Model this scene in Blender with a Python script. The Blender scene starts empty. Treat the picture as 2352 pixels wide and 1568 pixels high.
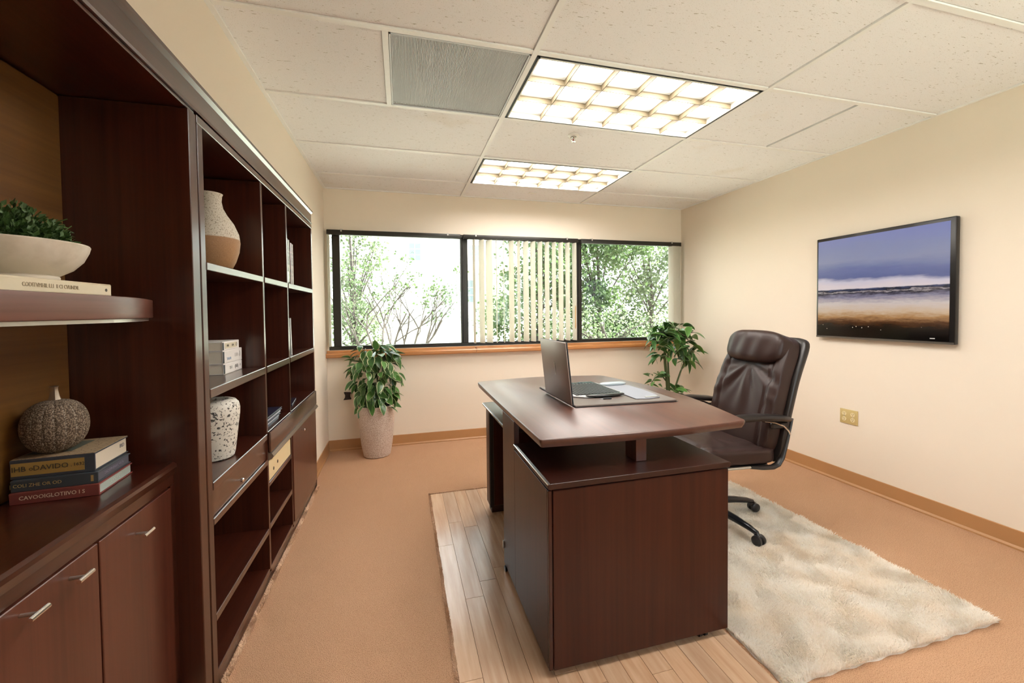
import bpy, bmesh, math, random
import numpy as np
from mathutils import Vector, Matrix, Euler
random.seed(7); RNG = np.random.default_rng(7)
sc = bpy.context.scene
COL = sc.collection

# ------------------------------------------------------------------ camera
cam_d = bpy.data.cameras.new('camera'); cam = bpy.data.objects.new('camera', cam_d); COL.objects.link(cam)
pitch, yaw, roll = -0.0262, 0.2602, -0.0107
fw = Vector((math.sin(yaw)*math.cos(pitch), math.cos(yaw)*math.cos(pitch), math.sin(pitch)))
rt = Vector((math.cos(yaw), -math.sin(yaw), 0)); up = rt.cross(fw)
r2 = math.cos(roll)*rt + math.sin(roll)*up; u2 = -math.sin(roll)*rt + math.cos(roll)*up
m = Matrix((r2, u2, -fw)).transposed().to_4x4(); m.translation = Vector((-0.5641, -1.685, 1.2242))
cam.matrix_world = m
cam_d.sensor_width = 36; cam_d.lens = 948.4/2352*36; cam_d.shift_y = -44.5/2352
cam_d.clip_start = 0.02; cam_d.clip_end = 200
sc.camera = cam

# ------------------------------------------------------------------ world, sun, exposure
w = bpy.data.worlds.new('world'); sc.world = w; w.use_nodes = True
bg = w.node_tree.nodes['Background']; bg.inputs[0].default_value = (0.90, 0.96, 1.0, 1); bg.inputs[1].default_value = 1.7
sd = bpy.data.lights.new('sun', 'SUN'); sd.energy = 18.0; sd.angle = 0.02; sd.color = (1, .97, .93)
sun = bpy.data.objects.new('sun', sd); COL.objects.link(sun)
sun.rotation_euler = Vector((-0.85, 0.0, -0.8)).to_track_quat('-Z', 'Y').to_euler()
vs = sc.view_settings; vs.view_transform = 'Standard'; vs.look = 'None'; vs.gamma = 1; vs.exposure = 1.58
vs.use_curve_mapping = False
TROFFER_STRENGTH = 12.5

# ------------------------------------------------------------------ helpers
ORG = {}
def link(o, parent=None):
    COL.objects.link(o)
    if parent is not None: o.parent = parent
    return o
def tag(o, label=None, cat=None, group=None, kind=None):
    if label: o['label'] = label
    if cat: o['category'] = cat
    if group: o['group'] = group
    if kind: o['kind'] = kind
    return o
def thing(name, label, cat, loc=(0, 0, 0), rotz=0.0, group=None, kind=None):
    o = bpy.data.objects.new(name, None); o.empty_display_size = .05; link(o)
    o.location = loc; o.rotation_euler = (0, 0, rotz); ORG[o] = Vector(loc)
    return tag(o, label, cat, group, kind)

class MB:
    def __init__(s): s.v = []; s.f = []; s.m = []
    def add(s, vs, fs, mi=0):
        b = len(s.v); s.v += [tuple(map(float, p)) for p in vs]; s.f += [tuple(b+i for i in f) for f in fs]; s.m += [mi]*len(fs); return s
    def box(s, x0, x1, y0, y1, z0, z1, mi=0):
        if x0 > x1: x0, x1 = x1, x0
        if y0 > y1: y0, y1 = y1, y0
        if z0 > z1: z0, z1 = z1, z0
        return s.add([(x0,y0,z0),(x1,y0,z0),(x1,y1,z0),(x0,y1,z0),(x0,y0,z1),(x1,y0,z1),(x1,y1,z1),(x0,y1,z1)],
              [(0,3,2,1),(4,5,6,7),(0,1,5,4),(1,2,6,5),(2,3,7,6),(3,0,4,7)], mi)
    def prism(s, poly, axis, a, b, mi=0):
        # poly in the two other axes, listed in order (yz for x, xz for y, xy for z)
        def P(p, t):
            return (t, p[0], p[1]) if axis == 'x' else (p[0], t, p[1]) if axis == 'y' else (p[0], p[1], t)
        n = len(poly)
        vs = [P(p, a) for p in poly] + [P(p, b) for p in poly]
        fs = [tuple(range(n)), tuple(range(2*n-1, n-1, -1))] + [(i, i+n, (i+1) % n+n, (i+1) % n) for i in range(n)]
        return s.add(vs, fs, mi)
    def lathe(s, prof, c=(0, 0, 0), n=32, mi=0, rib=None):
        vs = []; fs = []
        for k, (r, z) in enumerate(prof):
            for i in range(n):
                a = 2*math.pi*i/n; rr = r*(rib(a, k) if rib else 1)
                vs.append((c[0]+rr*math.cos(a), c[1]+rr*math.sin(a), c[2]+z))
        for k in range(len(prof)-1):
            for i in range(n):
                fs.append((k*n+i, k*n+(i+1) % n, (k+1)*n+(i+1) % n, (k+1)*n+i))
        if prof[0][0] > 1e-6: fs.append(tuple(range(n-1, -1, -1)))
        if prof[-1][0] > 1e-6: fs.append(tuple((len(prof)-1)*n+i for i in range(n)))
        return s.add(vs, fs, mi)
    def tube(s, pts, rad, n=10, mi=0, squash=(1, 1), cap=True):
        pts = [Vector(p) for p in pts]; k = len(pts)
        if not hasattr(rad, '__len__'): rad = [rad]*k
        t0 = (pts[1]-pts[0]).normalized(); ref = Vector((0, 0, 1)) if abs(t0.z) < .9 else Vector((1, 0, 0))
        nrm = t0.cross(ref).normalized(); vs = []; fs = []
        for i in range(k):
            t = (pts[min(i+1, k-1)]-pts[max(i-1, 0)]).normalized()
            nrm = (nrm - t*nrm.dot(t)).normalized(); bn = t.cross(nrm)
            for j in range(n):
                a = 2*math.pi*j/n
                vs.append(pts[i] + nrm*(rad[i]*squash[0]*math.cos(a)) + bn*(rad[i]*squash[1]*math.sin(a)))
        for i in range(k-1):
            for j in range(n): fs.append((i*n+j, i*n+(j+1) % n, (i+1)*n+(j+1) % n, (i+1)*n+j))
        if cap: fs += [tuple(range(n-1, -1, -1)), tuple((k-1)*n+j for j in range(n))]
        return s.add(vs, fs, mi)
    def pillow(s, size, e=(.4, .4), n=(48, 28), fn=None, mi=0):
        # superellipsoid; fn(x,y,z)->point
        a, b, c = size; vs = []; fs = []
        sp = lambda t, p: math.copysign(abs(t)**p, t)
        def samp(k, ee):     # half turn -pi/2..pi/2, mixing even angles and even offsets
            A = [-math.pi/2+math.pi*q/(k//3) for q in range(k//3+1)]
            B = [math.asin(math.copysign(abs(u)**(1/ee), u)) for u in np.linspace(-.985, .985, k-k//3)]
            o = [A[0]]
            for q in sorted(A+B)[1:]:
                if q-o[-1] > 1e-4: o.append(q)
            return o
        PH = samp(n[1], e[0]); HT = samp(n[0]//2, e[1]); TH = [math.pi/2-q for q in reversed(HT)]; TH = TH+[t_+math.pi for t_ in TH[:-1]][1:]
        n = (len(TH), len(PH)-1)
        for ph in PH:
            for th in TH:
                p = (a*sp(math.cos(ph), e[0])*sp(math.cos(th), e[1]), b*sp(math.cos(ph), e[0])*sp(math.sin(th), e[1]), c*sp(math.sin(ph), e[0]))
                vs.append(fn(*p) if fn else p)
        for j in range(n[1]):
            for i in range(n[0]):
                fs.append((j*n[0]+i, j*n[0]+(i+1) % n[0], (j+1)*n[0]+(i+1) % n[0], (j+1)*n[0]+i))
        return s.add(vs, fs, mi)
    def mesh(s, name, mats, org=Vector((0, 0, 0)), bevel=0, seg=1, smooth=False, ang=40):
        me = bpy.data.meshes.new(name)
        me.from_pydata([(p[0]-org[0], p[1]-org[1], p[2]-org[2]) for p in s.v], [], s.f)
        for mt in (mats if isinstance(mats, (list, tuple)) else [mats]): me.materials.append(mt)
        me.polygons.foreach_set('material_index', s.m)
        bm = bmesh.new(); bm.from_mesh(me)
        bmesh.ops.remove_doubles(bm, verts=bm.verts, dist=1e-6)
        bmesh.ops.recalc_face_normals(bm, faces=bm.faces)
        if bevel:
            ed = [e for e in bm.edges if len(e.link_faces) == 2 and e.calc_face_angle(0) > math.radians(30)]
            bmesh.ops.bevel(bm, geom=ed, offset=bevel, segments=seg, profile=.5, affect='EDGES', clamp_overlap=True)
        bm.to_mesh(me); bm.free()
        if smooth or (bevel and seg > 1):
            me.polygons.foreach_set('use_smooth', [True]*len(me.polygons))
            try: me.set_sharp_from_angle(angle=math.radians(ang))
            except Exception: pass
        me.update(); return me
    def build(s, name, mats, parent=None, local=False, **k):
        org = Vector((0, 0, 0)) if (local or parent is None) else ORG[parent]
        o = bpy.data.objects.new(name, s.mesh(name, mats, org, **k)); link(o, parent)
        ORG[o] = org; return o

# ------------------------------------------------------------------ materials
MATS = {}
def lin(c): return tuple((x/12.92 if x <= .04045 else ((x+.055)/1.055)**2.4) for x in [v/255 for v in c])
def mat(name, col, rough=.5, metal=0, spec=.5, coat=0, **k):
    if name in MATS: return MATS[name]
    m = bpy.data.materials.new(name); m.use_nodes = True; MATS[name] = m
    b = m.node_tree.nodes['Principled BSDF']
    b.inputs['Base Color'].default_value = (*col, 1); b.inputs['Roughness'].default_value = rough
    b.inputs['Metallic'].default_value = metal; b.inputs['Specular IOR Level'].default_value = spec
    b.inputs['Coat Weight'].default_value = coat; b.inputs['Coat Roughness'].default_value = .12
    m.diffuse_color = (*col, 1)
    return m
def nd(m, t, **k):
    n = m.node_tree.nodes.new(t)
    for a, v in k.items():
        if a in n.inputs: n.inputs[a].default_value = v
        else: setattr(n, a, v)
    return n
def ln(m, a, b): m.node_tree.links.new(a, b)
def P(m): return m.node_tree.nodes['Principled BSDF']
def coords(m, scale=(1, 1, 1), kind='Object', rot=(0, 0, 0)):
    tc = nd(m, 'ShaderNodeTexCoord'); mp = nd(m, 'ShaderNodeMapping'); mp.inputs['Scale'].default_value = scale; mp.inputs['Rotation'].default_value = rot
    ln(m, tc.outputs[kind], mp.inputs[0]); return mp.outputs[0]
def ramp(m, fac, stops):
    r = nd(m, 'ShaderNodeValToRGB'); e = r.color_ramp.elements
    while len(e) < len(stops): e.new(.5)
    for i, (p, c) in enumerate(stops): e[i].position = p; e[i].color = (*c, 1) if len(c) == 3 else c
    ln(m, fac, r.inputs[0]); return r.outputs[0]
def bump(m, h, strength=.3, dist=.002):
    b = nd(m, 'ShaderNodeBump'); b.inputs['Strength'].default_value = strength; b.inputs['Distance'].default_value = dist
    ln(m, h, b.inputs['Height']); ln(m, b.outputs[0], P(m).inputs['Normal'])
def mixc(m, f, a, b, mode='MIX'):
    x = nd(m, 'ShaderNodeMix', data_type='RGBA', blend_type=mode)
    for s, v in ((0, f), (6, a), (7, b)):
        if hasattr(v, 'is_linked') or isinstance(v, bpy.types.NodeSocket): ln(m, v, x.inputs[s])
        else: x.inputs[s].default_value = v if s == 0 else (*v, 1)
    return x.outputs[2]
def noise(m, vec, scale, detail=3, rough=.55):
    n = nd(m, 'ShaderNodeTexNoise'); n.inputs['Scale'].default_value = scale; n.inputs['Detail'].default_value = detail; n.inputs['Roughness'].default_value = rough
    ln(m, vec, n.inputs['Vector']); return n.outputs['Fac']
def wood(name, grain, dark, light, rough=.28, fine=70, coat=.7, spec=.5):
    m = mat(name, light, rough, coat=coat, spec=spec); P(m).inputs['Coat IOR'].default_value = 1.6; P(m).inputs['Coat Roughness'].default_value = .2; P(m).inputs['Coat Tint'].default_value = (1, 1, 1, 1)
    s = {'x': (1.2, fine, fine), 'y': (fine, 1.2, fine), 'z': (fine, fine, 1.2)}[grain]
    v = coords(m, s); f = noise(m, v, 1.0, 4, .6)
    s2 = tuple(x/6 for x in s); g = noise(m, coords(m, s2), 1.3, 2)
    mx = nd(m, 'ShaderNodeMath', operation='MULTIPLY_ADD'); ln(m, f, mx.inputs[0]); mx.inputs[1].default_value = .62
    m2 = nd(m, 'ShaderNodeMath', operation='MULTIPLY'); ln(m, g, m2.inputs[0]); m2.inputs[1].default_value = .38; ln(m, m2.outputs[0], mx.inputs[2])
    ln(m, ramp(m, mx.outputs[0], [(.32, dark), (.62, light)]), P(m).inputs['Base Color'])
    return m
MAH_SHADED_D, MAH_SHADED_L = (.026, .0055, .0026), (.062, .0155, .0075)  # carcass wood darkened to stand in for the dim recesses
WZ = wood('mahogany_vertical_shaded', 'z', MAH_SHADED_D, MAH_SHADED_L, coat=.25)
WY = wood('mahogany_along', 'y', MAH_SHADED_D, MAH_SHADED_L)
WD = wood('mahogany_door_lit', 'z', (.060, .0145, .0085), (.105, .030, .018), coat=.2)  # lighter copy of the same wood, as if better lit
WX = wood('mahogany_across', 'x', MAH_SHADED_D, MAH_SHADED_L)
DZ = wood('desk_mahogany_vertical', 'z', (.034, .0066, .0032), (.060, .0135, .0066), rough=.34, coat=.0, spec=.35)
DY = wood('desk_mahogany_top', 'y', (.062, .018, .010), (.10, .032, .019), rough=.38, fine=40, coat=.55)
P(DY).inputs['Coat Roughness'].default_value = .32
AMBER = wood('amber_veneer', 'y', (.13, .050, .007), (.20, .085, .014), rough=.6, fine=50)
OAK = wood('oak_sill', 'x', (.42, .16, .045), (.60, .27, .09), rough=.35, fine=45)

WALL = mat('cream_wall_paint', (.87, .775, .655), .75, spec=.2)
bump(WALL, noise(WALL, coords(WALL), 160, 3), .06, .001)
CEIL = mat('acoustic_tile', (.92, .915, .93), .9, spec=.1)
def _tile():
    m = CEIL; v = coords(m, (22, 90, 22), rot=(0, 0, .35)); n1 = noise(m, v, 1.6, 3, .6)
    pit = ramp(m, n1, [(.30, (.0, .0, .0)), (.345, (1, 1, 1))])
    n2 = noise(m, coords(m), 260, 2)
    pit2 = ramp(m, n2, [(.30, (.3, .3, .3)), (.38, (1, 1, 1))])
    pm = mixc(m, 1.0, pit, pit2, 'MULTIPLY')
    st = noise(m, coords(m), 2.2, 4)
    base = mixc(m, ramp(m, st, [(.62, (0, 0, 0)), (.74, (.35, .35, .35))]), (.92, .915, .93), (.80, .73, .63))
    c = mixc(m, pm, (.50, .46, .41), base)
    ln(m, c, P(m).inputs['Base Color']); bump(m, pm, .35, .002)
_tile()
GRID = mat('white_ceiling_grid', (.91, .905, .89), .5)
BLACK = mat('black_shadow_gap', (.006, .006, .006), .6)
BASEB = mat('tan_vinyl_base', (.47, .245, .105), .45)
BRONZE = mat('dark_bronze_aluminium', (.030, .028, .024), .35, metal=.4)
CHROME = mat('chrome', (.78, .76, .74), .15, metal=1)
STEEL = mat('brushed_steel', (.6, .58, .56), .32, metal=1)
BLKPL = mat('black_plastic', (.012, .012, .014), .3)
VANE = mat('cream_vane_fabric', (.90, .88, .82), .8, spec=.1)
_tl = nd(VANE, 'ShaderNodeBsdfTranslucent'); _tl.inputs[0].default_value = (.93, .91, .84, 1); _mx = nd(VANE, 'ShaderNodeMixShader'); _mx.inputs[0].default_value = .55
ln(VANE, P(VANE).outputs[0], _mx.inputs[1]); ln(VANE, _tl.outputs[0], _mx.inputs[2]); ln(VANE, _mx.outputs[0], VANE.node_tree.nodes['Material Output'].inputs[0])
CARPET = mat('tan_carpet', (.5, .27, .13), .95, spec=.05)
def _carpet():
    m = CARPET; v = coords(m); a = noise(m, v, 330, 2, .6); b = noise(m, v, 5, 3); c = noise(m, coords(m, (1, .25, 1)), 60, 2)
    base = mixc(m, b, (.60, .355, .215), (.68, .42, .265))
    base = mixc(m, c, base, (.65, .39, .24))
    ln(m, mixc(m, ramp(m, a, [(.36, (0, 0, 0)), (.5, (1, 1, 1))]), (.42, .225, .125), base), P(m).inputs['Base Color'])
    bump(m, a, .9, .006)
_carpet()
PLANKM = mat('pale_maple_plank', (.60, .37, .19), .22, coat=.35)
def _plank():
    m = PLANKM; oi = nd(m, 'ShaderNodeObjectInfo'); v = coords(m, (26, 2.0, 26))
    ad = nd(m, 'ShaderNodeVectorMath', operation='ADD'); ln(m, v, ad.inputs[0])
    cm = nd(m, 'ShaderNodeCombineXYZ'); mu = nd(m, 'ShaderNodeMath', operation='MULTIPLY'); ln(m, oi.outputs['Random'], mu.inputs[0]); mu.inputs[1].default_value = 40
    ln(m, mu.outputs[0], cm.inputs[0]); ln(m, mu.outputs[0], cm.inputs[1]); ln(m, cm.outputs[0], ad.inputs[1])
    f = noise(m, ad.outputs[0], 1.4, 4)
    c = ramp(m, f, [(.3, (.56, .345, .215)), (.65, (.72, .50, .345))])
    t = ramp(m, oi.outputs['Random'], [(0, (.86, .86, .86)), (1, (1.08, 1.05, 1.0))])
    ln(m, mixc(m, 1.0, c, t, 'MULTIPLY'), P(m).inputs['Base Color'])
_plank()
RUGM = mat('cream_shag_pile', (.83, .76, .66), .95, spec=.05)
def _rug():
    m = RUGM; v = coords(m); b = noise(m, v, 7, 4); a = noise(m, v, 180, 2)
    c = mixc(m, ramp(m, b, [(.40, (0, 0, 0)), (.68, (1, 1, 1))]), (.985, .955, .90), (.965, .89, .79))
    c = mixc(m, ramp(m, a, [(.3, (.4, .4, .4)), (.5, (0, 0, 0))]), c, (.74, .62, .48))
    ln(m, c, P(m).inputs['Base Color'])
    tl = nd(m, 'ShaderNodeBsdfTranslucent'); ln(m, c, tl.inputs[0]); mx = nd(m, 'ShaderNodeMixShader'); mx.inputs[0].default_value = .45
    ln(m, P(m).outputs[0], mx.inputs[1]); ln(m, tl.outputs[0], mx.inputs[2]); ln(m, mx.outputs[0], m.node_tree.nodes['Material Output'].inputs[0])
_rug()
LEATHER = mat('dark_brown_leather', (.030, .0145, .012), .40, spec=.35)
def _lea():
    m = LEATHER; v = nd(m, 'ShaderNodeTexVoronoi'); v.inputs['Scale'].default_value = 260; ln(m, coords(m), v.inputs['Vector'])
    bump(m, v.outputs['Distance'], .12, .001)
_lea()

def text(name, s, size, mt, parent, mtx, local=True, extrude=.0002, sx=1.0):
    cu = bpy.data.curves.new(name, 'FONT'); cu.body = s; cu.size = size; cu.extrude = extrude; cu.align_x = 'CENTER'; cu.align_y = 'CENTER'; cu.resolution_u = 2
    to = bpy.data.objects.new('tmp', cu); me = bpy.data.meshes.new_from_object(to)
    bpy.data.objects.remove(to); bpy.data.curves.remove(cu)
    me.materials.clear(); me.materials.append(mt); me.transform(mtx @ Matrix.Diagonal((sx, 1, 1, 1)))
    me.name = name
    o = bpy.data.objects.new(name, me); link(o, parent); ORG[o] = ORG.get(parent, Vector((0, 0, 0))); return o
def frame_mtx(o, xa, ya):
    xa = Vector(xa).normalized(); ya = Vector(ya).normalized(); za = xa.cross(ya)
    mm = Matrix((xa, ya, za)).transposed().to_4x4(); mm.translation = Vector(o); return mm

# ================================================================== ROOM
L, R, YB, YF, H = -1.21, 2.4144, 2.2433, -2.6, 2.3152
FX = -1.165                       # bookcase front plane
def struct(o): o['kind'] = 'structure'; return o
struct(MB().box(L-.45, R+.15, YF-.1, YB+.15, -.12, 0).build('floor', CARPET))
# back wall with long window opening
WZ0, WZ1, WX0, WX1 = .895, 1.955, -1.19, 2.398
b = MB().box(L-.45, R+.15, YB, YB+.15, 0, WZ0).box(L-.45, R+.15, YB, YB+.15, WZ1, H+.05).box(L-.45, WX0, YB, YB+.15, WZ0, WZ1).box(WX1, R+.15, YB, YB+.15, WZ0, WZ1)
struct(b.build('wall_back', WALL))
struct(MB().box(R, R+.12, YF, YB, 0, H+.05).build('wall_right', WALL))
F0, F1, FZ0, FZ1 = .30, 2.20, .90, 2.10
struct(MB().box(L-.45, R+.12, YF-.1, YF, 0, FZ0).box(L-.45, R+.12, YF-.1, YF, FZ1, H+.05).box(L-.45, F0, YF-.1, YF, FZ0, FZ1).box(F1, R+.12, YF-.1, YF, FZ0, FZ1).build('wall_front', WALL))
CY0, CY1 = -1.32, 1.480            # built-in bookcase span along the wall
b = MB().box(-1.60, L, YF, YB, 1.945, H+.05).box(-1.60, L, CY1+.004, YB, 0, 1.945).box(-1.60, L, YF, CY0-.004, 0, 1.945).box(-1.62, -1.50, CY0-.004, CY1+.004, 0, 1.945)
struct(b.build('wall_left', WALL))
# baseboards: cove base with a toe
def baseboard(name, pts_fn):
    prof = [(0, 0), (.016, 0), (.016, .008), (.007, .018), (.005, .094), (0, .096)]
    struct(pts_fn(prof).build(name, BASEB))
baseboard('baseboard_right', lambda p: MB().prism([(R-.0005-d, z) for d, z in p], 'y', YF, YB-.017))
baseboard('baseboard_back', lambda p: MB().prism([(YB-.0005-d, z) for d, z in p], 'x', L+.0005, R-.0005))
baseboard('baseboard_left', lambda p: MB().prism([(L+.0005+d, z) for d, z in p], 'y', CY1+.006, YB-.017))

# ceiling: slab above, grid bars and single tiles below
ceil_o = struct(MB().box(L-.45, R+.15, YF-.1, YB+.15, H+.035, H+.10).build('ceiling', GRID))
h = .6096; xs_main = [L, 0.0, 1.2192, R]; ys = [YF, -2.4384+.0, -1.8288, -1.2192, -.6096, 0, .6096, 1.2192, 1.8288, YB]
tw = .012
def bar(x0, x1, y0, y1, dz=0): MB().box(x0, x1, y0, y1, H-.002-dz, H+.010-dz).build('grid_bar', GRID, ceil_o)
for y in ys[1:-1]: bar(L+.021, R-.021, y-tw, y+tw)
for x in xs_main[1:-1]: bar(x-tw, x+tw, YF+.021, YB-.021, .0012)
MB().box(L, L+.02, YF, YB, H-.002, H+.008).build('grid_angle', GRID, ceil_o)
MB().box(R-.02, R, YF, YB, H-.002, H+.008).build('grid_angle', GRID, ceil_o)
MB().box(L+.0205, R-.0205, YB-.02, YB, H-.002, H+.008).build('grid_angle', GRID, ceil_o)
LIGHTS = [(0, .6096), (1.2192, 1.8288), (-1.2192, -.6096)]
def tile(x0, x1, y0, y1):
    g = .013; c = ((x0+x1)/2, (y0+y1)/2)
    o = MB().box(x0+g, x1-g, y0+g, y1-g, H+.004, H+.022).build('ceiling_tile', CEIL, ceil_o, bevel=.002)
for i in range(3):
    for j in range(len(ys)-1):
        x0, x1, y0, y1 = xs_main[i], xs_main[i+1], ys[j], ys[j+1]
        if i == 1 and any(abs(y0-a) < .01 for a, _ in LIGHTS): continue
        if i == 0 and abs(y0) < .01:
            tile(x0, -.6096, y0, y1); bar(-.6096-tw, -.6096+tw, y0+tw+.0005, y1-tw-.0005); continue
        if i == 2 and abs(y0) < .01:
            tile(x0, 1.84, y0, y1); tile(1.84, x1, y0, y1); bar(1.84-.004, 1.84+.004, y0+tw+.0005, y1-tw-.0005); continue
        tile(x0, x1, y0, y1)

# light fittings: housing, black gap, emissive lamp panel, louvre blades
EMIT = bpy.data.materials.new('lamp_panel_glow'); EMIT.use_nodes = True
EMIT.node_tree.nodes.clear()
def _emit():
    m = EMIT; em = nd(m, 'ShaderNodeEmission'); ou = nd(m, 'ShaderNodeOutputMaterial'); ln(m, em.outputs[0], ou.inputs[0])
    tc = nd(m, 'ShaderNodeTexCoord'); sx = nd(m, 'ShaderNodeSeparateXYZ'); ln(m, tc.outputs['Generated'], sx.inputs[0])
    # painted glow: each louvre cell bright in the middle, dimmer and creamier at edges
    def cell(o, n, vals):
        stops = [(p_, (v_, v_, v_)) for p_, v_ in vals]
        a = nd(m, 'ShaderNodeMath', operation='MULTIPLY'); ln(m, o, a.inputs[0]); a.inputs[1].default_value = n
        f = nd(m, 'ShaderNodeMath', operation='FRACT'); ln(m, a.outputs[0], f.inputs[0])
        return ramp(m, f.outputs[0], stops)
    k = mixc(m, 1.0, cell(sx.outputs[0], 6, [(0, .02), (.08, .15), (.28, 1), (.70, 1), (.92, .05), (1, .02)]), cell(sx.outputs[1], 3, [(0, .0), (.16, .02), (.40, 1), (.72, 1), (.90, .03), (1, 0)]), 'MULTIPLY')
    ln(m, mixc(m, k, (1, .88, .68), (1, .965, .945)), em.inputs[0])
    st = nd(m, 'ShaderNodeMapRange'); ln(m, k, st.inputs[0]); st.inputs[3].default_value = TROFFER_STRENGTH*.021; st.inputs[4].default_value = TROFFER_STRENGTH; ln(m, st.outputs[0], em.inputs[1])
_emit()
LOUV = mat('louvre_cream', (.25, .205, .135), .45, spec=.2)
TRIM = mat('light_trim_white', (.8, .78, .72), .4)
lab = ['ceiling light panel nearest the camera, beside the grey air grille', 'smaller-looking ceiling light panel nearest the window', 'added ceiling light panel above and behind the desk, out of frame']  # third panel is unseen, added to brighten the near end
for k, (y0, y1) in enumerate(LIGHTS):
    x0, x1 = .013, 1.206; a0, a1 = y0+.013, y1-.013
    t = thing('ceiling_light', lab[k], 'ceiling light', ((x0+x1)/2, (y0+y1)/2, H), group='recessed ceiling lights')
    b = MB().box(x0, x1, a0, a0+.012, H-.001, H+.03).box(x0, x1, a1-.012, a1, H-.001, H+.03).box(x0, x0+.012, a0, a1, H-.001, H+.03).box(x1-.012, x1, a0, a1, H-.001, H+.03)
    b.build('shadow_gap', BLACK, t)
    i0, i1, j0, j1 = x0+.0125, x1-.0125, a0+.0125, a1-.0125
    b = MB().box(i0, i1, j0, j0+.006, H-.004, H+.03).box(i0, i1, j1-.006, j1, H-.004, H+.03).box(i0, i0+.006, j0, j1, H-.004, H+.03).box(i1-.006, i1, j0, j1, H-.004, H+.03)
    b.build('frame', TRIM, t)
    MB().box(i0, i1, j0, j1, H+.026, H+.030).build('lamp_panel', EMIT, t)
    for n in range(1, 6):
        x = i0+(i1-i0)*n/6
        MB().prism([(x-.002, H-.002), (x+.002, H-.002), (x+.004, H+.0255), (x-.004, H+.0255)], 'y', j0+.006, j1-.006).build('louvre_blade', LOUV, t)
    for n in range(1, 3):
        y = j0+(j1-j0)*n/3
        MB().prism([(y-.002, H-.001), (y+.002, H-.001), (y+.004, H+.0255), (y-.004, H+.0255)], 'x', i0+.006, i1-.006).build('louvre_blade', LOUV, t)

# return air grille
GRL = mat('grey_grille_metal', (.58, .60, .62), .5)
t = thing('air_grille', 'grey square return air grille in the ceiling left of the near light panel', 'vent', (-.31, .305, H))
gx0, gx1, gy0, gy1 = -.596, -.014, .014, .596
b = MB().box(gx0, gx1, gy0, gy0+.008, H-.003, H+.02).box(gx0, gx1, gy1-.008, gy1, H-.003, H+.02).box(gx0, gx0+.008, gy0, gy1, H-.003, H+.02).box(gx1-.008, gx1, gy0, gy1, H-.003, H+.02)
b.build('frame', GRL, t)
MB().box(gx0, gx1, gy0, gy1, H+.014, H+.018).build('backing_plate', mat('dark_duct', (.42, .44, .46), .6), t)
b = MB(); n = 96
for i in range(n):
    u = (gx0+.009)+(gx1-gx0-.018)*(i+.5)/n
    b.box(u-.0020, u+.0020, gy0+.008, gy1-.008, H+.002, H+.011)
tag(b.build('grille_bars', GRL, t), kind='stuff')
MB().box(-.34, -.20, .33, .47, H+.0115, H+.0135).build('reflection_plate', mat('reflection_grey', (.36, .36, .35), .4), t)  # darker plate standing in for a blurred reflection in the grille

# sprinkler and a small white plate on the ceiling
t = thing('fire_sprinkler', 'small chrome fire sprinkler head between the two ceiling lights', 'sprinkler', (.49, .735, H))
MB().lathe([(.034, .004), (.036, 0), (.03, -.006), (.02, -.007), (.018, .002)], (0, 0, 0), 28).build('escutcheon', mat('white_enamel', (.85, .84, .8), .3), t, local=True, smooth=True)
b = MB().lathe([(.011, .003), (.011, -.012), (.007, -.014), (.007, -.02)], (0, 0, 0), 14).tube([(-.012, 0, -.012), (-.013, 0, -.025), (-.004, 0, -.036)], .002, 6).tube([(.012, 0, -.012), (.013, 0, -.025), (.004, 0, -.036)], .002, 6)
b.build('sprinkler_frame', CHROME, t, local=True, smooth=True)
MB().lathe([(.003, -.014), (.0035, -.03)], (0, 0, 0), 10).build('glass_bulb', mat('red_glass', (.25, .01, .02), .1), t, local=True, smooth=True)
b = MB()
for i in range(8):
    a = i*math.pi/4; c, s_ = math.cos(a), math.sin(a)
    b.add([(c*.003-s_*.003, s_*.003+c*.003, -.037), (c*.003+s_*.003, s_*.003-c*.003, -.037), (c*.014+s_*.003, s_*.014-c*.003, -.036), (c*.014-s_*.003, s_*.014+c*.003, -.036),
           (c*.003-s_*.003, s_*.003+c*.003, -.0385), (c*.003+s_*.003, s_*.003-c*.003, -.0385), (c*.014+s_*.003, s_*.014-c*.003, -.0375), (c*.014-s_*.003, s_*.014+c*.003, -.0375)],
          [(0, 1, 2, 3), (7, 6, 5, 4), (0, 4, 5, 1), (1, 5, 6, 2), (2, 6, 7, 3), (3, 7, 4, 0)])
b.build('deflector', CHROME, t, local=True)
tag(MB().box(.585, .657, 1.962, 1.995, H-.006, H+.0035).build('ceiling_plate', mat('white_plate', (.9, .89, .86), .4), bevel=.0015), 'small white rectangular plate on the ceiling beyond the far light', 'plate')

# ------------------------------------------------------------------ window
GLASS = bpy.data.materials.new('window_glass'); GLASS.use_nodes = True
nt = GLASS.node_tree; nt.nodes.clear()
tr = nt.nodes.new('ShaderNodeBsdfTransparent'); tr.inputs[0].default_value = (.97, .99, .98, 1)
gl = nt.nodes.new('ShaderNodeBsdfGlossy'); gl.inputs['Roughness'].default_value = .02
fr = nt.nodes.new('ShaderNodeFresnel'); fr.inputs[0].default_value = 1.45
mx = nt.nodes.new('ShaderNodeMixShader'); ou = nt.nodes.new('ShaderNodeOutputMaterial')
nt.links.new(fr.outputs[0], mx.inputs[0]); nt.links.new(tr.outputs[0], mx.inputs[1]); nt.links.new(gl.outputs[0], mx.inputs[2]); nt.links.new(mx.outputs[0], ou.inputs[0])
win = bpy.data.objects.new('window_1', None); link(win); win.location = ((WX0+WX1)/2, YB, WZ0); ORG[win] = Vector(win.location); win['kind'] = 'structure'
tag(win, 'long dark bronze framed window in the back wall')
fy0, fy1 = YB+.012, YB+.062
MB().box(WX0, WX1, fy0, fy1, WZ0, WZ0+.034).build('bottom_rail', BRONZE, win, bevel=.002)
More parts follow.
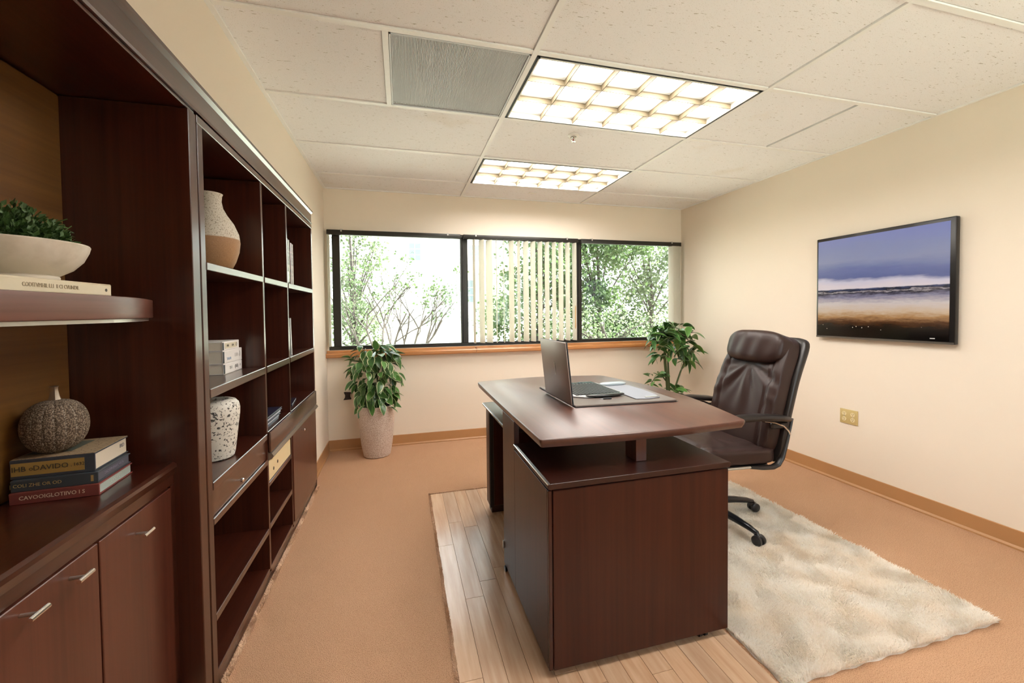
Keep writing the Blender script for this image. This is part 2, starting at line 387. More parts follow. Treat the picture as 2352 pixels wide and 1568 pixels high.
MB().box(WX0, WX1, fy0, fy1, WZ1-.032, WZ1).build('top_rail', BRONZE, win, bevel=.002)
vert = [(-1.152, -1.088), (-.018, .052), (1.168, 1.232), (WX1-.028, WX1)]
for a, c in vert: MB().box(a, c, fy0-.004, fy1+.004, WZ0+.034, WZ1-.032).build('mullion', BRONZE, win, bevel=.003)
for a, c in ((-.0, .016), (1.19, 1.205)): MB().box(a, c, fy0-.012, fy0-.0045, WZ0+.034, WZ1-.032).build('mullion_cap', BRONZE, win, bevel=.002)
ed = [WX0] + [v for p in vert for v in p]
for i in range(0, len(ed)-1, 2):
    if ed[i+1]-ed[i] > .01: MB().box(ed[i]+.0005, ed[i+1]-.0005, YB+.034, YB+.040, WZ0+.0345, WZ1-.0325).build('pane', GLASS, win)
fill_win = bpy.data.objects.new('fill_window', None); link(fill_win); fill_win.location = ((F0+F1)/2, YF, FZ0); ORG[fill_win] = Vector(fill_win.location); fill_win['kind'] = 'structure'  # unseen window added behind the camera to brighten the ceiling
tag(fill_win, 'added unseen dark framed window behind the camera, letting in fill daylight')
MB().box(F0, F1, YF-.07, YF-.03, FZ0, FZ0+.04).build('bottom_rail', BRONZE, fill_win); MB().box(F0, F1, YF-.07, YF-.03, FZ1-.04, FZ1).build('top_rail', BRONZE, fill_win)
fx_ = [F0, F0+.04, 1.22, 1.27, F1-.04, F1]
for i in (0, 2, 4): MB().box(fx_[i], fx_[i+1], YF-.07, YF-.03, FZ0+.04, FZ1-.04).build('mullion', BRONZE, fill_win)
for i in (1, 3): MB().box(fx_[i], fx_[i+1], YF-.053, YF-.047, FZ0+.04, FZ1-.04).build('pane', GLASS, fill_win)
# oak sill in two lengths
for nme, a, c in (('trim_1', L+.001, .115), ('trim_2', .118, R-.001)):
    o = MB().prism([(YB-.052, .832), (YB-.056, .840), (YB-.056, .862), (YB-.050, .872), (YB+.010, .876), (YB+.010, .893), (YB-.0005, .893), (YB-.0005, .832)], 'x', a, c).build(nme, OAK); struct(o)
    o['label'] = 'honey oak window sill, %s length' % ('left' if nme == 'trim_1' else 'right')
# headrails and vanes of the vertical blinds
def blind(x0, x1, label, vanes, depth=.03, wand=None):
    y = YB-.028
    t = thing('vertical_blind', label, 'blind', ((x0+x1)/2, y, 1.93), group=None)
    MB().box(x0, x1, y-.019, y+.019, 1.908, 1.951).build('headrail', BRONZE, t, bevel=.004, seg=2)
    for cx in np.linspace(x0+.12, x1-.12, 2):
        MB().box(cx-.012, cx+.012, y-.012, YB-.0005, 1.9515, 1.957).box(cx-.006, cx+.006, y-.024, y-.0195, 1.935, 1.957).build('clip', STEEL, t)
    for (vx, ang, z0) in vanes:
        v = []; n = 5; hw = .041
        for i in range(n):
            s_ = -hw+2*hw*i/(n-1); bow = .006*(1-(s_/hw)**2)
            v.append((s_, bow))
        ca, sa = math.cos(ang), math.sin(ang); pts = [(vx+s_*ca-q*sa, y-.002+s_*sa+q*ca) for s_, q in v]
        back = [(p[0]+.0008*sa, p[1]-.0008*ca) for p in reversed(pts)]
        MB().prism(pts+back, 'z', z0, 1.9075).build('vane', VANE, t)
    if wand is not None:
        MB().tube([(wand, y-.025, 1.9075), (wand, y-.025, 1.28)], .0012, 6).tube([(wand, y-.025, 1.039), (wand, y-.025, .96)], .0012, 6).build('cord', VANE, t)
        MB().lathe([(.003, 1.28), (.007, 1.26), (.008, 1.06), (.004, 1.039)], (wand, y-.025, 0), 10).build('cord_weight', mat('tan_plastic', (.62, .38, .16), .4), t, smooth=True)
    return t
rr = random.Random(3)
mv = []
for i in range(15):
    x = .105+i*.0735; base = [98, 118, 128, 80, 76, 116, 98, 112, 110, 106, 100, 98, 102, 100, 98][i]
    mv.append((x, math.radians(base+rr.uniform(-3, 3)), .925))
blind(.005, 1.172, 'vertical blind with open cream vanes across the middle window pane', mv, wand=1.137)
blind(1.205, 2.385, 'vertical blind on the right pane, vanes stacked at the right end', [(2.262+i*.014, math.radians(96-2*i+rr.uniform(-3, 3)), .91) for i in range(8)])
blind(-1.185, -.02, 'vertical blind headrail over the left window pane, vanes drawn fully open', [(-1.176+i*.007, math.radians(92), .93) for i in range(2)])

# ================================================================== BOOKCASE (built in along the left wall)
BK = -1.478
t = thing('bookcase', 'dark mahogany open bookcase unit with drawers on the left wall, nearest the window', 'bookcase', (-1.32, .64, 0)); CASE = t
y0, d1, d2, y1 = -.190, .410, .820, 1.478
def bd(name, x0, x1, ya, yb, z0, z1, mt=WY, bev=.002): return MB().box(x0, x1, ya, yb, z0, z1).build(name, mt, t, bevel=bev)
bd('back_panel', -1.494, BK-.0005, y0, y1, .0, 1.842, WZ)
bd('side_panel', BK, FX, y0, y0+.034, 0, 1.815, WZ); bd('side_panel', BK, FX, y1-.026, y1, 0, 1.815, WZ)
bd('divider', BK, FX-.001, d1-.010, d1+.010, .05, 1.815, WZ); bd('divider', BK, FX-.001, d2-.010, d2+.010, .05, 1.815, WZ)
bd('top_board', BK, FX, y0, y1, 1.816, 1.842)
bays = [(y0+.034, d1-.010), (d1+.010, d2-.010), (d2+.010, y1-.026)]
for i, (a, c) in enumerate(bays):
    bd('shelf', BK, FX+.002, a, c, 1.366, 1.392); bd('shelf', BK, FX+.002, a, c, .954, .984)
    bd('bottom_board', BK, FX-.002, a, c, .035, .060)
bd('plinth', FX-.016, FX-.004, y0+.034, y1-.026, 0, .0345)
a, c = bays[0]
bd('shelf', BK, FX+.002, a, c, .654, .680); bd('rail', BK, FX+.001, a, c, .538, .562)
dr = bd('drawer', FX-.20, FX-.006, a+.002, c-.002, .5635, .6525)
MB().lathe([(.003, 0), (.003, .012), (.007, .014), (.0075, .022), (.005, .025)], (0, 0, 0), 14).build('knob', CHROME, dr, local=True, smooth=True)
k = dr.children[0]; k.rotation_euler = (0, math.pi/2, 0); k.location = Vector((FX-.006, .055, .604))-ORG[t]
bd('shelf', BK, FX-.001, a, c, .220, .246)
# bays two and three: full-width apron, rail, beige box drawer, door
a, c = bays[1]; a3, c3 = bays[2]
bd('shelf', BK, FX-.001, a, c, .662, .684); bd('shelf', BK, FX-.001, a3, c3, .662, .684)
MB().box(FX-.0005, FX+.012, a-.008, c3, .590, .684).build('drawer', WY, t, bevel=.004, seg=2)
MB().prism([(FX-.0005, .556), (FX+.014, .560), (FX+.022, .572), (FX+.014, .586), (FX-.0005, .588)], 'y', a-.008, c3).build('pull_rail', mat('rail_pewter', (.30, .23, .18), .3, metal=.6), t, smooth=True)
bd('rail', BK, FX-.001, a, c, .428, .450)
BEIGE = mat('beige_board', (.72, .56, .32), .6)
bx = bd('box_drawer', FX-.18, FX-.004, a+.003, c-.003, .4515, .548, BEIGE)
for yy, zz in ((.565, .498), (.50+.0, .487)):
    MB().tube([(FX-.0045, yy, zz), (FX-.0030, yy, zz)], .008, 14, squash=(1, 1)).build('finger_hole', mat('hole_dark', (.05, .025, .012), .5), bx)
bd('shelf', BK, FX-.001, a, c, .230, .256)
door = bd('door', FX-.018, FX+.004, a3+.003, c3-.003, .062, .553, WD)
MB().lathe([(.003, 0), (.003, .010), (.007, .012), (.0075, .020), (.005, .023)], (0, 0, 0), 14).build('knob', CHROME, door, local=True, smooth=True)
k = door.children[0]; k.rotation_euler = (0, math.pi/2, 0); k.location = Vector((FX+.004, 1.02, .527))-ORG[t]

# tall left section: open alcove, bow-front shelf, low cupboard
t = thing('alcove_cabinet', 'dark mahogany wall unit with amber back, curved shelf and low cupboard, nearest the camera', 'cabinet', (-1.32, -.75, 0))
ay0, ay1 = CY0, -.198
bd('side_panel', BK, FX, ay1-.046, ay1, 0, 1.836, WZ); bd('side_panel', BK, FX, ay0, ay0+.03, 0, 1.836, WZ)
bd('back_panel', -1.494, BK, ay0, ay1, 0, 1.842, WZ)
MB().box(BK, BK+.006, ay0+.03, ay1-.048, .79, 1.832).build('back_veneer', AMBER, t)
bd('top_board', BK, FX-.004, ay0, ay1, 1.837, 1.8455)
# bow-front shelf
ia, ib = ay0+.0305, ay1-.0465
fr = []
n = 24
for i in range(n+1):
    y = ib+(ia-ib)*i/n; s_ = min(1, (ib-y)/.36); x = -1.268+.088*math.sin(s_*math.pi/2)
    fr.append((x, y))
poly = [(BK+.0065, ib)] + fr + [(BK+.0065, ia)]
sh = MB().prism(poly, 'z', 1.216, 1.268).build('shelf', wood('mahogany_shelf', 'y', (.085, .026, .016), (.14, .048, .032), coat=.05, rough=.42), t, bevel=.003, seg=2)
MB().prism([(BK+.02, ib)] + [(x-.012, y) for x, y in fr] + [(BK+.02, ia)], 'z', 1.208, 1.2155).build('light_strip', mat('strip_aluminium', (.55, .5, .47), .35, metal=.7), sh)
# low cupboard
cf = -1.222
MB().prism([(BK+.0065, .752), (BK+.0065, .786), (cf-.008, .786), (cf, .781), (cf+.001, .772), (cf-.006, .752)], 'y', ia, ib).build('worktop', WY, t)
MB().box(cf-.024, cf-.010, ia, ib, .722, .7515).build('apron', WY, t)
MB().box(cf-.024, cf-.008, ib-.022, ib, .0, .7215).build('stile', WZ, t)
bd('cupboard_floor', BK+.0065, cf-.026, ia, ib, .05, .07)
MB().box(cf-.05, cf-.04, ia, ib, 0, .0495).build('plinth', WY, t)
BAR = mat('bar_handle_chrome', (.85, .82, .78), .22, metal=1)
def bar_handle(door, y, z):
    o = MB().tube([(cf-.0055, y, z), (cf+.020, y, z)], .0035, 8).build('handle_stem', STEEL, door)
    MB().tube([(cf+.022, y-.020, z), (cf+.022, y+.020, z)], .0045, 10, squash=(1, 1)).build('handle', BAR, door)
dl = [(-.563, ib-.024, [(-.435, .668)]), (-.905, -.569, [(-.652, .690), (-.765, .694)]), (ia+.002, -.911, [(-1.1, .69)])]
for a, c, hs in dl:
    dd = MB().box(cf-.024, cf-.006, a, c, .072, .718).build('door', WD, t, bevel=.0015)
    for y, z in hs: bar_handle(dd, y, z)
# common frieze across both units
fz = tag(MB().prism([(BK, 1.846), (FX+.002, 1.846), (FX+.004, 1.853), (FX-.001, 1.858), (FX-.001, 1.915), (FX+.010, 1.925), (FX+.010, 1.936), (FX-.02, 1.941), (BK, 1.941)], 'y', CY0, CY1).build('frieze', WY), 'long mahogany frieze moulding capping the wall units', 'moulding')

# ================================================================== FLOOR COVERINGS
# inlaid plank panel under the desk
fl = bpy.data.objects['floor']
pw = .0785; px = -.402; kx = 0
pr = random.Random(11); PZ = .004
tw_ = thing('plank_floor', 'pale maple plank panel laid on the carpet under the desk', 'wood floor', (.1, -.1, 0), kind=None)
while px < .585:
    x1 = min(px+pw, .600); y = 1.10+pr.uniform(0, .0); first = True
    while y > -1.25:
        ln_ = pr.uniform(.45, .85) if not first else pr.uniform(.3, .9); first = False
        ye = max(y-ln_, -1.25)
        MB().box(px+.0006, x1-.0006, ye+.0006, y-.0006, .0003, PZ).build('plank', PLANKM, tw_, bevel=.0005)
        y = ye
    px = x1
    if x1 >= .5999: break

def tufts(name, x0, x1, y0, y1, n, hgt, wid, mt, parent, z0, lean=.6, clump=0.0):
    x = RNG.uniform(x0, x1, n); y = RNG.uniform(y0, y1, n)
    # clumpy lean direction field
    fx = np.sin(x*23+np.sin(y*17)*2)+.7*np.sin(y*41+x*13); fy = np.cos(y*21+np.sin(x*19)*2)+.7*np.sin(x*37-y*11)
    ang = np.arctan2(fy, fx)+RNG.normal(0, .9, n); le = hgt*lean*RNG.uniform(.3, 1.2, n); hh = hgt*RNG.uniform(.65, 1.15, n)*(1+clump*(np.sin(x*31+y*9)*np.cos(y*27-x*7)))
    dx, dy = np.cos(ang), np.sin(ang); sx_, sy_ = -np.sin(ang+RNG.normal(0, .8, n)), np.cos(ang+RNG.normal(0, .8, n))
    w_ = wid*RNG.uniform(.7, 1.3, n)
    V = np.zeros((n, 5, 3))
    V[:, 0] = np.stack([x-sx_*w_, y-sy_*w_, np.full(n, z0)], 1); V[:, 1] = np.stack([x+sx_*w_, y+sy_*w_, np.full(n, z0)], 1)
    mx_, my_ = x+dx*le*.35, y+dy*le*.35
    V[:, 2] = np.stack([mx_+sx_*w_*.9, my_+sy_*w_*.9, z0+hh*.62], 1); V[:, 3] = np.stack([mx_-sx_*w_*.9, my_-sy_*w_*.9, z0+hh*.62], 1)
    V[:, 4] = np.stack([x+dx*le, y+dy*le, z0+hh], 1)
    o_ = np.array(ORG[parent]) if parent is not None else 0
    me = bpy.data.meshes.new(name); nv = n*5
    me.vertices.add(nv); me.vertices.foreach_set('co', (V.reshape(-1, 3)-o_).ravel())
    base = np.arange(n)[:, None]*5
    loops = np.concatenate([base+np.array([[0, 1, 2, 3]]), base+np.array([[3, 2, 4]])], 1).ravel()
    me.loops.add(n*7); me.loops.foreach_set('vertex_index', loops)
    st = np.stack([np.arange(n)*7, np.arange(n)*7+4], 1).ravel(); me.polygons.add(n*2); me.polygons.foreach_set('loop_start', st)
    me.materials.append(mt); me.update(calc_edges=True); me.validate()
    o = bpy.data.objects.new(name, me); link(o, parent); o['kind'] = 'stuff'; return o

# shag rug
rx0, rx1, ry0, ry1 = .612, 1.645, -.655, .690
rug = thing('shag_rug', 'cream shaggy rug under the leather chair', 'rug', ((rx0+rx1)/2, (ry0+ry1)/2, 0))
nx, ny = 70, 90; b = MB(); vs_ = []; fs_ = []
for j in range(ny+1):
    for i in range(nx+1):
        x = rx0+(rx1-rx0)*i/nx; y = ry0+(ry1-ry0)*j/ny
        e = min(i, nx-i, j, ny-j); z = .002 if e == 0 else .012+.004*math.sin(x*23+math.sin(y*17)*2)*math.cos(y*19+x*5)
        ex = .003*math.sin(y*61+x*40) if i in (0, nx) else 0; ey = .003*math.sin(x*57+y*33) if j in (0, ny) else 0
        vs_.append((x+ex, y+ey, z))
for j in range(ny):
    for i in range(nx): q = j*(nx+1)+i; fs_.append((q, q+1, q+nx+2, q+nx+1))
b.add(vs_, fs_); b.build('backing', RUGM, rug, smooth=True)
tufts('pile', rx0, rx1, ry0, ry1, 170000, .021, .0016, RUGM, rug, .006, lean=.75, clump=.25)
# loose carpet tufts along the cut edges
CF = mat('carpet_edge_fibre', (.84, .60, .42), .95, spec=.05)
ORG[fl] = Vector((0, 0, 0))
tufts('carpet_edge', -.413, -.400, -1.0, 1.12, 9000, .009, .0010, CF, fl, -.001, lean=.6)
tufts('carpet_edge', -.40, .0, 1.102, 1.112, 2600, .008, .0010, CF, fl, -.001, lean=.6)
tufts('carpet_edge', FX+.004, FX+.018, -.2, 1.46, 8000, .012, .0012, CF, fl, -.001, lean=.9)

# ================================================================== DESK
t = thing('desk', 'mahogany executive desk with floating top, two pedestals and casters', 'desk', (.35, .3, 0)); DESK = t
ZT = .785
# boat-shaped top
def topedge(x0, x1, y0, y1, rad, bow):
    pts = []
    cs = [(x0, y0), (x1, y0), (x1, y1), (x0, y1)]
    def side(a, b_, nrm, bw, n=14):
        o = []
        for i in range(1, n):
            s_ = i/n; o.append((a[0]+(b_[0]-a[0])*s_+nrm[0]*bw*math.sin(math.pi*s_), a[1]+(b_[1]-a[1])*s_+nrm[1]*bw*math.sin(math.pi*s_)))
        return o
    out = []
    rads = rad; nrms = [(0, -1), (1, 0), (0, 1), (-1, 0)]; bows = bow
    for i in range(4):
        a = cs[i]; bq = cs[(i+1) % 4]
        r_a, r_b = rads[i], rads[(i+1) % 4]
        d = Vector((bq[0]-a[0], bq[1]-a[1])); dn = d.normalized()
        A = (a[0]+dn.x*r_a, a[1]+dn.y*r_a); Bq = (bq[0]-dn.x*r_b, bq[1]-dn.y*r_b)
        out.append(A); out += side(A, Bq, nrms[i], bows[i]); out.append(Bq)
        # corner arc
        nx_ = cs[(i+2) % 4]; d2 = Vector((nx_[0]-bq[0], nx_[1]-bq[1])).normalized()
        C = (bq[0]+d2.x*r_b, bq[1]+d2.y*r_b)
        for k in range(1, 6):
            s_ = k/6; out.append(((1-s_)**2*Bq[0]+2*s_*(1-s_)*bq[0]+s_*s_*C[0], (1-s_)**2*Bq[1]+2*s_*(1-s_)*bq[1]+s_*s_*C[1]))
    return out
te = topedge(-.1155, .748, -.360, .868, (.012, .03, .09, .03), (.020, .085, .06, .004))
b = MB(); n = len(te); cx_, cy_ = .36, .25
def ring(inset, z):
    o = []
    for x, y in te:
        d = Vector((cx_-x, cy_-y)).normalized(); o.append((x+d.x*inset, y+d.y*inset, z))
    return o
rings = [ring(.010, ZT-.030), ring(.003, ZT-.018), ring(0, ZT-.008), ring(.001, ZT-.002), ring(.004, ZT)]
vv = [p for r in rings for p in r]; ff = []
for k in range(4):
    for i in range(n): ff.append((k*n+i, k*n+(i+1) % n, (k+1)*n+(i+1) % n, (k+1)*n+i))
ff += [tuple(range(n-1, -1, -1)), tuple(4*n+i for i in range(n))]
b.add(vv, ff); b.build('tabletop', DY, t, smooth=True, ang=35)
# near pedestal
X0, X1, Y0 = -.112, .596, -.425
def db(name, x0, x1, ya, yb, z0, z1, mt=DZ, bev=.0015, par=None): return MB().box(x0, x1, ya, yb, z0, z1).build(name, mt, par or t, bevel=bev)
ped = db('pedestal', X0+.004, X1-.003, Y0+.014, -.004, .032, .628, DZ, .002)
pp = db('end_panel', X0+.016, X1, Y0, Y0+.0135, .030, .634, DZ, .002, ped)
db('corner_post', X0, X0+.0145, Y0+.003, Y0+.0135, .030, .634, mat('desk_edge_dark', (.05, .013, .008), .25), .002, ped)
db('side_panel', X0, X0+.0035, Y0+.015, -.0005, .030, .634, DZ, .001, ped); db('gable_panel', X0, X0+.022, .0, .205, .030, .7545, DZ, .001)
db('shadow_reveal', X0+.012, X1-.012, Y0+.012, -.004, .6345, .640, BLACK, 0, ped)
MB().prism([(X0-.004, .646), (X0-.002, .656), (X0+.006, .660), (X1, .660), (X1+.006, .656), (X1+.006, .646), (X1, .6405), (X0, .6405)], 'y', Y0-.006, -.002).build('pedestal_top', wood('desk_dark_top', 'y', (.022, .006, .004), (.038, .010, .006), rough=.32, coat=.1), t, bevel=.001)
MB().tube([(X0-.003, Y0-.003, .6575), (X0-.003, -.004, .6575)], .0022, 8).build('chrome_edge', CHROME, t)
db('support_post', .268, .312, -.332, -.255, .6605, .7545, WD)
for cx, cy in ((-.07, -.37), (.50, -.40), (-.07, -.06), (.53, -.06), (-.101, .17)):
    b = MB().box(cx-.012, cx+.012, cy-.010, cy+.010, .018, .0315)
    b.tube([(cx-.017, cy, .0175), (cx-.006, cy, .0175)], .0132, 14).tube([(cx+.006, cy, .0175), (cx+.017, cy, .0175)], .0132, 14).tube([(cx-.015, cy, .0175), (cx+.015, cy, .0175)], .004, 8)
    b.build('caster', BLKPL, t)
# far pedestal
fp = db('far_pedestal', -.070, .50, .735, .825, .045, .640, DZ, .006)
db('kickplate', -.056, .49, .742, .815, .0045, .0445, mat('desk_kick', (.02, .006, .004), .35), 0, fp)
db('front_panel', -.046, .49, .720, .7345, .055, .632, DZ, .002, fp)
db('shadow_line', -.068, -.0465, .7235, .7345, .045, .634, BLACK, 0, fp)
MB().prism([(-.092, .652), (-.086, .659), (.50, .659), (.50, .6405), (-.086, .6405)], 'y', .207, .835).build('return_top', MATS['desk_dark_top'], t, bevel=.002)
MB().tube([(-.090, .210, .6545), (-.090, .832, .6545)], .0022, 8).build('chrome_edge', CHROME, t)
db('riser', .10, .45, .745, .805, .6595, .7545, DZ)
db('modesty_panel', .30, .318, .25, .7195, .20, .640, DZ)
MB().box(X0-.006, X0-.0005, .196, .206, .10, .135).build('hinge', STEEL, t)

# ================================================================== LAPTOP AND DESK ITEMS
DARKG = mat('dark_titanium', (.060, .048, .042), .32, metal=.5)
LID = mat('laptop_lid_bronze', (.34, .27, .235), .38, metal=.35)
t = thing('laptop', 'dark bronze laptop with raised lid standing on the desk', 'laptop', (.45, .27, ZT))
MB().prism([(.186, .034), (.690, .008), (.703, .016), (.712, .52), (.70, .535), (.186, .535)], 'z', ZT+.0015, ZT+.010).build('base', mat('laptop_base_taupe', (.13, .095, .08), .4), t, bevel=.002)
MB().prism([(.184, .030), (.693, .003), (.709, .014), (.717, .524), (.70, .539), (.184, .539)], 'z', ZT+.0002, ZT+.0014).build('rubber_edge', BLKPL, t)
# lid: tilted slab
def lidbox(y0, y1, s0, s1, d0, d1):
    ax = Vector((-.030, 0, .284)).normalized(); nr = Vector((ax.z, 0, -ax.x)); o = Vector((.1805, 0, ZT+.0105)); y0 -= .158; y1 -= .168
    vs = []
    for d in (d0, d1):
        for yy, s_ in ((y0, s0), (y1, s0), (y1, s1), (y0, s1)):
            p = o+ax*s_+nr*d; vs.append((p.x, yy, p.z))
    return MB().add(vs, [(0, 1, 2, 3), (7, 6, 5, 4), (0, 4, 5, 1), (1, 5, 6, 2), (2, 6, 7, 3), (3, 7, 4, 0)])
ld = lidbox(.200, .560, .0, .286, -.010, -.0045).build('lid', LID, t, bevel=.0025, seg=2)
lidbox(.199, .561, -.001, .287, -.0042, .0015).build('bezel', BLKPL, ld, bevel=.001)
lidbox(.212, .548, .018, .273, .0017, .0022).build('screen', mat('dark_screen', (.008, .009, .012), .08), ld)
lidbox(.360, .377, .118, .180, -.0112, -.0102).build('logo_badge', mat('badge_silver', (.85, .83, .8), .35, metal=.3), ld, bevel=.0004)
for q, zz in enumerate((.140, .150, .160, .170, .180)): lidbox(.3645, .3745, zz-.012, zz+.005, -.0116, -.01125).build('logo_letter', mat('badge_dark', (.12, .11, .10), .3, metal=.6), ld)
# keyboard resting on the laptop base
KZ = ZT+.0102
t = thing('keyboard', 'black keyboard with silver rim and small display in front of the laptop lid', 'keyboard', (.49, .52, KZ))
MB().prism([(.345, .345), (.39, .315), (.60, .335), (.625, .37), (.625, .66), (.60, .685), (.36, .685), (.345, .66)], 'z', KZ, KZ+.008).build('body', mat('keyboard_silver', (.42, .40, .39), .35, metal=.4), t, bevel=.003, seg=2)
b = MB()
for i in range(13):
    for j in range(19):
        x = .362+i*.0188; y = .352+j*.0166
        if x > .592: continue
        b.box(x, x+.0152, y, y+.0132, KZ+.0081, KZ+.0125)
tag(b.build('keys', mat('black_keys', (.016, .016, .017), .4), t), 'black keys', kind='stuff')
def palm(x, y, z): return (.505+x+.0*y, .327+y+.18*x*x*6-.015, KZ+.010+z*(1-.0*x))
MB().pillow((.105, .018, .0075), (.8, .6), (30, 12), palm).build('palm_rest', mat('gloss_charcoal', (.02, .02, .02), .12), t, smooth=True)
MB().box(.44, .60, .640, .676, KZ+.0082, KZ+.0125).build('display', mat('lcd_teal', (.10, .20, .22), .12), t, bevel=.001)
MB().box(.436, .604, .634, .6395, KZ+.0082, KZ+.0115).build('display_rim', mat('white_rim', (.8, .8, .8), .3), t)
t.location += Vector((-.098, -.150, 0))
# mouse pad with wrist rest
t = thing('mouse_pad', 'grey mouse pad with padded wrist rest beside the keyboard', 'mouse pad', (.71, .41, KZ))
pad = []
for x, y in ((.640, .235), (.700, .222), (.772, .236), (.790, .30), (.800, .42), (.795, .56), (.775, .585), (.640, .585)): pad.append((x, y))
MB().prism(pad, 'z', KZ, KZ+.004).build('pad', mat('grey_pad', (.24, .25, .29), .5), t, bevel=.001)
MB().pillow((.078, .024, .010), (.7, .5), (28, 12), lambda x, y, z: (.715+x, .598+y, KZ+.0105+z)).build('wrist_rest', mat('grey_gel', (.36, .42, .45), .3), t, smooth=True)
MB().box(.700, .768, .242, .254, KZ+.0042, KZ+.007).build('metal_strip', STEEL, t, bevel=.001)
t.location += Vector((-.125, -.165, 0))
# small pen drive and clip by the palm rest
t = thing('usb_stick', 'tiny silver and black memory stick lying before the keyboard', 'memory stick', (.47, .255, KZ))
MB().box(.455, .500, .262, .272, KZ, KZ+.006).build('body', BLKPL, t, bevel=.001); MB().box(.440, .4545, .2635, .2705, KZ+.001, KZ+.005).build('plug', CHROME, t)

t.location += Vector((-.09, -.15, 0))
# ================================================================== OFFICE CHAIR
t = thing('office_chair', 'dark brown leather executive swivel chair behind the desk', 'chair', (1.10, .335, 0)); CH = t
CYc = .335
SHELL = mat('chair_black_shell', (.014, .010, .009), .35)
# backrest in tilt frame: u along y, v up the back, d thickness (towards front = -x)
A0 = Vector((1.395, CYc, .40)); AX = Vector((.205, 0, .66)).normalized(); NR = Vector((-AX.z, 0, AX.x))
def tilt(u, v, d): p = A0+AX*v+NR*d; return (p.x, CYc+u, p.z)
def backfn(x, y, z):   # x: across, y: thickness, z: height
    u = x*(1.0-.10*max(0, z)/.34-.02); v = .345+z; d = y+.035
    curve = .030*math.sin((z+.34)/.68*math.pi*1.1) - .045*(z/.34)**2*(1 if z > 0 else .4)
    if y > 0:
        # folds radiating from under the head cushion plus side seams
        dx, dz = x, .16-z; rr = math.hypot(dx, dz)+1e-6; th = math.atan2(dx, dz)
        if dz > 0: d += .0085*(math.sin(th*8+.7+.6*math.sin(rr*9))+.7*math.sin(th*15+2+.5*math.sin(rr*13)))*min(1, rr*9)*max(0, 1-rr/.42)*(1 if abs(x) < .2 else .5)
        d -= .010*math.exp(-((abs(x)-.165)/.010)**2)
        d += .0022*math.sin(z*58+abs(x)*25+2*math.sin(z*19))*(1 if abs(x) > .17 else 0)
        d += .012*(x/.22)**2
    return tilt(u, v, d+curve*.6)
MB().pillow((.232, .052, .345), (.32, .38), (120, 80), backfn).build('backrest', LEATHER, t, smooth=True, ang=80)
def shellfn(x, y, z): u = x*(1.0-.10*max(0, z)/.34); v = .338+z; return tilt(u, v, y-.026+.6*(.030*math.sin((z+.34)/.68*math.pi*1.1)-.045*(z/.34)**2*(1 if z > 0 else .4)))
MB().pillow((.240, .024, .362), (.22, .30), (72, 48), shellfn).build('back_shell', SHELL, t, smooth=True, ang=80)
def headfn(x, y, z):
    d = y+.100+.0028*math.sin(x*62+z*12)*math.exp(-(z/.09)**2)*(1 if y > 0 else 0)-.02*(x/.2)**2
    return tilt(x*1.0, .598+z, d-.012)
MB().pillow((.200, .062, .098), (.62, .42), (80, 44), headfn).build('headrest', LEATHER, t, smooth=True, ang=80)
# seat cushion
def seatfn(x, y, z):
    X = 1.165+x; zz = z
    if z > 0:
        zz += .004*math.sin((x*1.0)*60+3*math.sin(y*14))*math.exp(-((y)/.18)**2) - .010*math.exp(-((abs(y)-.165)/.012)**2)
        zz += .010*math.exp(-((x+.19)/.05)**2)
    if x < -.15: zz -= .9*(x+.15)**2*6*.3
    return (X, CYc+y, .430+zz-.05*(x))
MB().pillow((.262, .238, .048), (.35, .32), (110, 44), seatfn).build('seat', LEATHER, t, smooth=True, ang=80)
MB().pillow((.235, .215, .012), (.3, .3), (48, 10), lambda x, y, z: (1.165+x, CYc+y, .372+z-.05*x)).build('seat_pan', SHELL, t, smooth=True)
# bent side frame carrying seat and back on each side, armrest cantilevered from it
for s_ in (-1, 1):
    yy = CYc+s_*.232
    MB().tube([(1.22, yy, .378), (1.30, yy, .366), (1.37, yy, .362), (1.405, yy, .374), (1.432, yy, .41), (1.462, yy, .50), (1.50, yy, .62)], [.012, .015, .017, .018, .018, .016, .010], 10, squash=(1, .8)).build('side_frame', SHELL, t, smooth=True)
    MB().tube([(1.02, yy, .384), (1.10, yy, .382), (1.2195, yy, .378)], .011, 10, squash=(1, .7)).build('side_bar', STEEL, t, smooth=True)
    ya = CYc+s_*.266
    pts = [(1.02, ya, .632), (1.05, ya, .645), (1.13, ya, .654), (1.25, ya, .652), (1.37, ya, .640), (1.44, ya-s_*.008, .628), (1.465, ya-s_*.016, .622)]
    arm = MB().tube(pts, [.012, .026, .031, .031, .029, .025, .014], 16, squash=(1.1, .62)).build('armrest', SHELL, t, smooth=True, ang=60)
    MB().tube([(1.27, ya, .630), (1.34, ya-s_*.002, .618), (1.41, ya-s_*.012, .592), (1.455, ya-s_*.022, .560), (1.475, ya-s_*.030, .535)], .0085, 10, squash=(1.5, .7)).build('chrome_strut', CHROME, arm, smooth=True)
    MB().box(1.34, 1.452, ya-s_*.018-.010, ya-s_*.018+.010, .575, .612).build('arm_bracket', SHELL, arm, bevel=.008)
MB().lathe([(.030, .10), (.030, .20), (.022, .205), (.022, .34), (.05, .345), (.06, .36)], (1.10, CYc, 0), 24).build('gas_lift', BLKPL, t, smooth=True)
MB().lathe([(.045, .075), (.055, .085), (.05, .115), (.034, .128)], (1.10, CYc, 0), 24).build('hub', BLKPL, t, smooth=True)
RZ = .020
